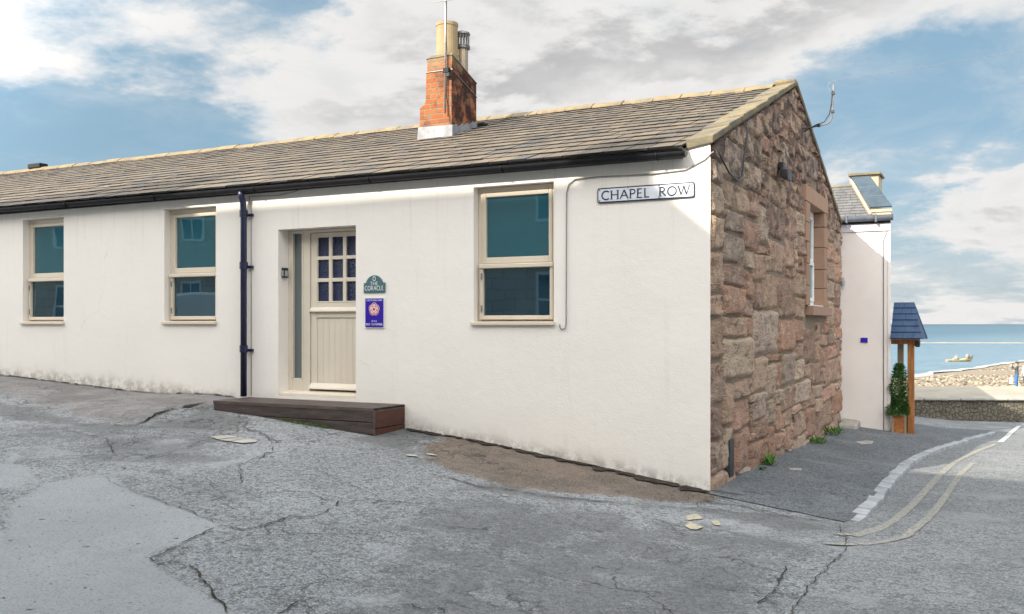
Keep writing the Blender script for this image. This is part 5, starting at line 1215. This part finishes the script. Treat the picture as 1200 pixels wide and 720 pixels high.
Ed = [('pelvis', 'belly'), ('belly', 'chest'), ('chest', 'neck'), ('neck', 'jaw'), ('jaw', 'head'), ('head', 'crown'), ('chest', 'lsh'), ('lsh', 'lel'), ('lel', 'lwr'), ('lwr', 'lha'), ('chest', 'rsh'), ('rsh', 'rel'), ('rel', 'rwr'), ('rwr', 'rha'),
      ('pelvis', 'lhip'), ('lhip', 'lkn'), ('lkn', 'lan'), ('lan', 'lto'), ('pelvis', 'rhip'), ('rhip', 'rkn'), ('rkn', 'ran'), ('ran', 'rto')]
Rd = dict(pelvis=(.16, .12), belly=(.15, .11), chest=(.18, .12), neck=.055, jaw=.075, head=.095, crown=.07, lsh=.075, lel=.05, lwr=.035, lha=.04, rsh=.075, rel=.05, rwr=.035, rha=.04, lhip=.095, lkn=.068, lan=.05, lto=.04, rhip=.095, rkn=.068, ran=.05, rto=.04)
def zone1(s, f, z):
    if z < .09: return 3
    if z < .98: return 0
    if z > 1.52 or (f > .22 and z > 1.50): return 2
    return 1
Yp = 58.; Xp = 591.5/1102*Yp
zfoot = bz(Xp, Yp)+.10
r, base, sd_, fd_ = person(Xp, Yp, zfoot, radians(140), J, Ed, Rd, [M_JEANS, M_GREYTOP, M_SKIN, M_SHOE], zone1, 'person in a grey top and blue jeans standing with both hands raised to the face', (0, .02, 1.68))
bn = base+fd_*.25+Vector((0, 0, 1.66)); cb = MB()
for sg in (-1, 1): cb.tube([bn+sd_*.035*sg-fd_*.06, bn+sd_*.035*sg+fd_*.08], .03, 8)
tag(cb.build('binoculars', M_BLACK), 'dark binoculars held up by the person in blue jeans', 'binoculars')
bg_ = MB(); bc = base+RT*-.30+FW*.05
bg_.hexa([bc+RT*-.13+FW*-.06+Vector((0, 0, .42)), bc+RT*.10+FW*-.06+Vector((0, 0, .40)), bc+RT*.10+FW*.06+Vector((0, 0, .40)), bc+RT*-.13+FW*.06+Vector((0, 0, .42))],
         [bc+RT*-.10+FW*-.03+Vector((0, 0, .80)), bc+RT*.08+FW*-.03+Vector((0, 0, .82)), bc+RT*.08+FW*.03+Vector((0, 0, .82)), bc+RT*-.10+FW*.03+Vector((0, 0, .80))])
tag(bg_.build('white_bag', M_WTOP, bevel=.03), 'white bag hanging at the side of the person in jeans', 'bag')
J2 = dict(J); J2.update(lel=(-.25, .02, 1.15), lwr=(-.24, .12, .93), lha=(-.23, .15, .85), rel=(.25, .02, 1.15), rwr=(.24, .12, .93), rha=(.23, .15, .85))
def zone2(s, f, z):
    if z < .09: return 3
    if z < .86: return 0
    if z > 1.52: return 2
    return 1
Xq = 602.5/1102*58.5
person(Xq, 58.5, bz(Xq, 58.5)+.10, radians(100), J2, Ed, Rd, [M_DKTR, M_WTOP, M_SKIN, M_SHOE], zone2, 'person in a white jacket and dark trousers at the edge of the picture', (0, .02, 1.68))

# ------------------------------------------------------------------ houses across the lane (they shade the cottage and show in its glass)
def m_opp():
    m, N, put = mat('coursed_stone_facade', rough=.9, spec=.2); p = pos(N)
    b = N.n('ShaderNodeTexBrick', {'Vector': uvc(N), 'Color1': (.44, .41, .34, 1), 'Color2': (.38, .35, .29, 1), 'Mortar': (.30, .28, .24, 1), 'Scale': 1.0, 'Mortar Size': .02, 'Brick Width': .62, 'Row Height': .28}, offset=.45)
    put('Base Color', N.mix(N.m('MULTIPLY', N.ss(N.noise(p, .8, 5, .65), .4, .65), .6), b.outputs[0], (.50, .47, .40))); return m
M_OPP = m_opp()
M_OPPR = m_simple('dull_roof_slate', (.08, .085, .09), (.12, .12, .12), 3, .6)
def terrace(x0, x1, eave, ridge, label, chim=None, name='terraced_house'):
    # ridge: (x, z) points along the roof top
    Yf, Yr, Yb = -11.4, -14.2, -17; T = thing(name, label, 'house', ((x0+x1)/2, -14, 0), 'houses across the lane')
    b = MB(); zb = -.5
    b.box(x0, x1, Yb, Yf, zb, eave); b.build('wall', M_OPP, T)
    r_ = MB(); n_ = len(ridge)
    r_.add([(x, Yf+.15, eave) for x, z in ridge]+[(x, Yr, z) for x, z in ridge]+[(x, Yb, eave) for x, z in ridge],
           [(i, i+1, n_+i+1, n_+i) for i in range(n_-1)]+[(n_+i, n_+i+1, 2*n_+i+1, 2*n_+i) for i in range(n_-1)]+[(0, n_, 2*n_), (n_-1, 3*n_-1, 2*n_-1)])
    r_.build('roof', M_OPPR, T)
    n = max(2, int((x1-x0)/2.7))
    for k in range(n):
        xc = x0+(x1-x0)*(k+.5)/n
        for z in (1.5, 4.15, 6.9):
            f = fr(MB(), xc-.5, xc+.5, z, z+1.45, Yf-.002, Yf+.03, .07); f.box(xc-.43, xc+.43, Yf, Yf+.028, z+.69, z+.76); f.box(xc-.025, xc+.025, Yf, Yf+.026, z+.07, z+.69); f.box(xc-.025, xc+.025, Yf, Yf+.026, z+.76, z+1.38)
            o = f.build('window', M_WHITEPL, T); MB().box(xc-.43, xc+.43, Yf+.002, Yf+.012, z+.07, z+1.38).build('pane', M_GLASS, o)
    if chim:
        MB().box(chim[0], chim[1], -14.5, -13.9, eave, chim[2]).build('chimney', M_OPP, T)
terrace(-26, -11.9, 9.0, [(-26, 10.8), (-11.9, 13.85)], 'grey stone terraced house across the lane with a steep climbing roofline')
terrace(-11.88, -5.36, 9.8, [(-11.88, 12.52), (-5.36, 12.52)], 'grey stone terraced house across the lane with one tall stack', (-6.0, -5.37, 13.2))
terrace(-5.34, 14, 9.4, [(-5.34, 12.50), (-4.68, 11.95), (-3.22, 11.75), (14, 11.0)], 'widest grey stone terraced house across the lane beside the road')

MB().prism([(-7, 11.2, 3.425), (.60, 11.2, 3.425), (-.13, 18.5, 3.425), (-7, 18.5, 3.425)], (0, 0, .34)).build('rear_shade_block', M_WHITEWALL, WH)  # unseen block added behind the house to shade the road end and promenade

# white van parked against the far houses; the cottage windows mirror its side
M_VAN = m_simple('white_van_paint', (.74, .75, .76), (.70, .71, .72), 2, .25, .02, .002, 20, .5); M_TYRE = m_simple('tyre_rubber', (.02, .02, .02), (.035, .035, .035), 8, .85)
vx, vy, vz = -17.6, -10.6, zg(-15.5, -9.8)
VN = thing('parked_van', 'white panel van parked in front of the houses across the lane', 'van', (vx+2.2, vy+.9, vz))
side = [(0, .45), (0, 1.75), (.12, 2.15), (2.75, 2.22), (3.15, 2.05), (3.75, 1.35), (4.45, 1.10), (4.62, .85), (4.62, .42)]
MB().prism([(vx+a, vy, vz+b) for a, b in side], (0, 1.75, 0)).build('body', M_VAN, VN, bevel=.07)
MB().prism([(vx+a, vy+.12, vz+b) for a, b in ((3.20, 2.055), (3.80, 1.36), (3.84, 1.37), (3.24, 2.075))], (0, 1.51, 0)).build('windscreen', M_GLASS, VN)
MB().prism([(vx+a, vy+1.745, vz+b) for a, b in ((2.55, 1.30), (3.55, 1.30), (3.05, 1.90), (2.55, 1.95))], (0, .015, 0)).build('side_window', M_GLASS, VN)
for wx in (.85, 3.75):
    for wy in (vy+.02, vy+1.58):
        wh_ = MB().tube([(vx+wx, wy, vz+.34), (vx+wx, wy+.20, vz+.34)], .34, 24).build('wheel', M_TYRE, VN, bevel=.03)
        MB().tube([(vx+wx, wy-.006, vz+.34), (vx+wx, wy+.206, vz+.34)], .19, 16).build('rim', M_ALU, wh_)
for hy in (vy+.1, vy+1.4): MB().box(vx+4.56, vx+4.635, hy, hy+.25, vz+.78, vz+.95).build('headlight', M_WHITEPL, VN, bevel=.03)
MB().box(vx+4.58, vx+4.66, vy+.02, vy+1.73, vz+.38, vz+.60).build('bumper', M_BLACK, VN, bevel=.03)
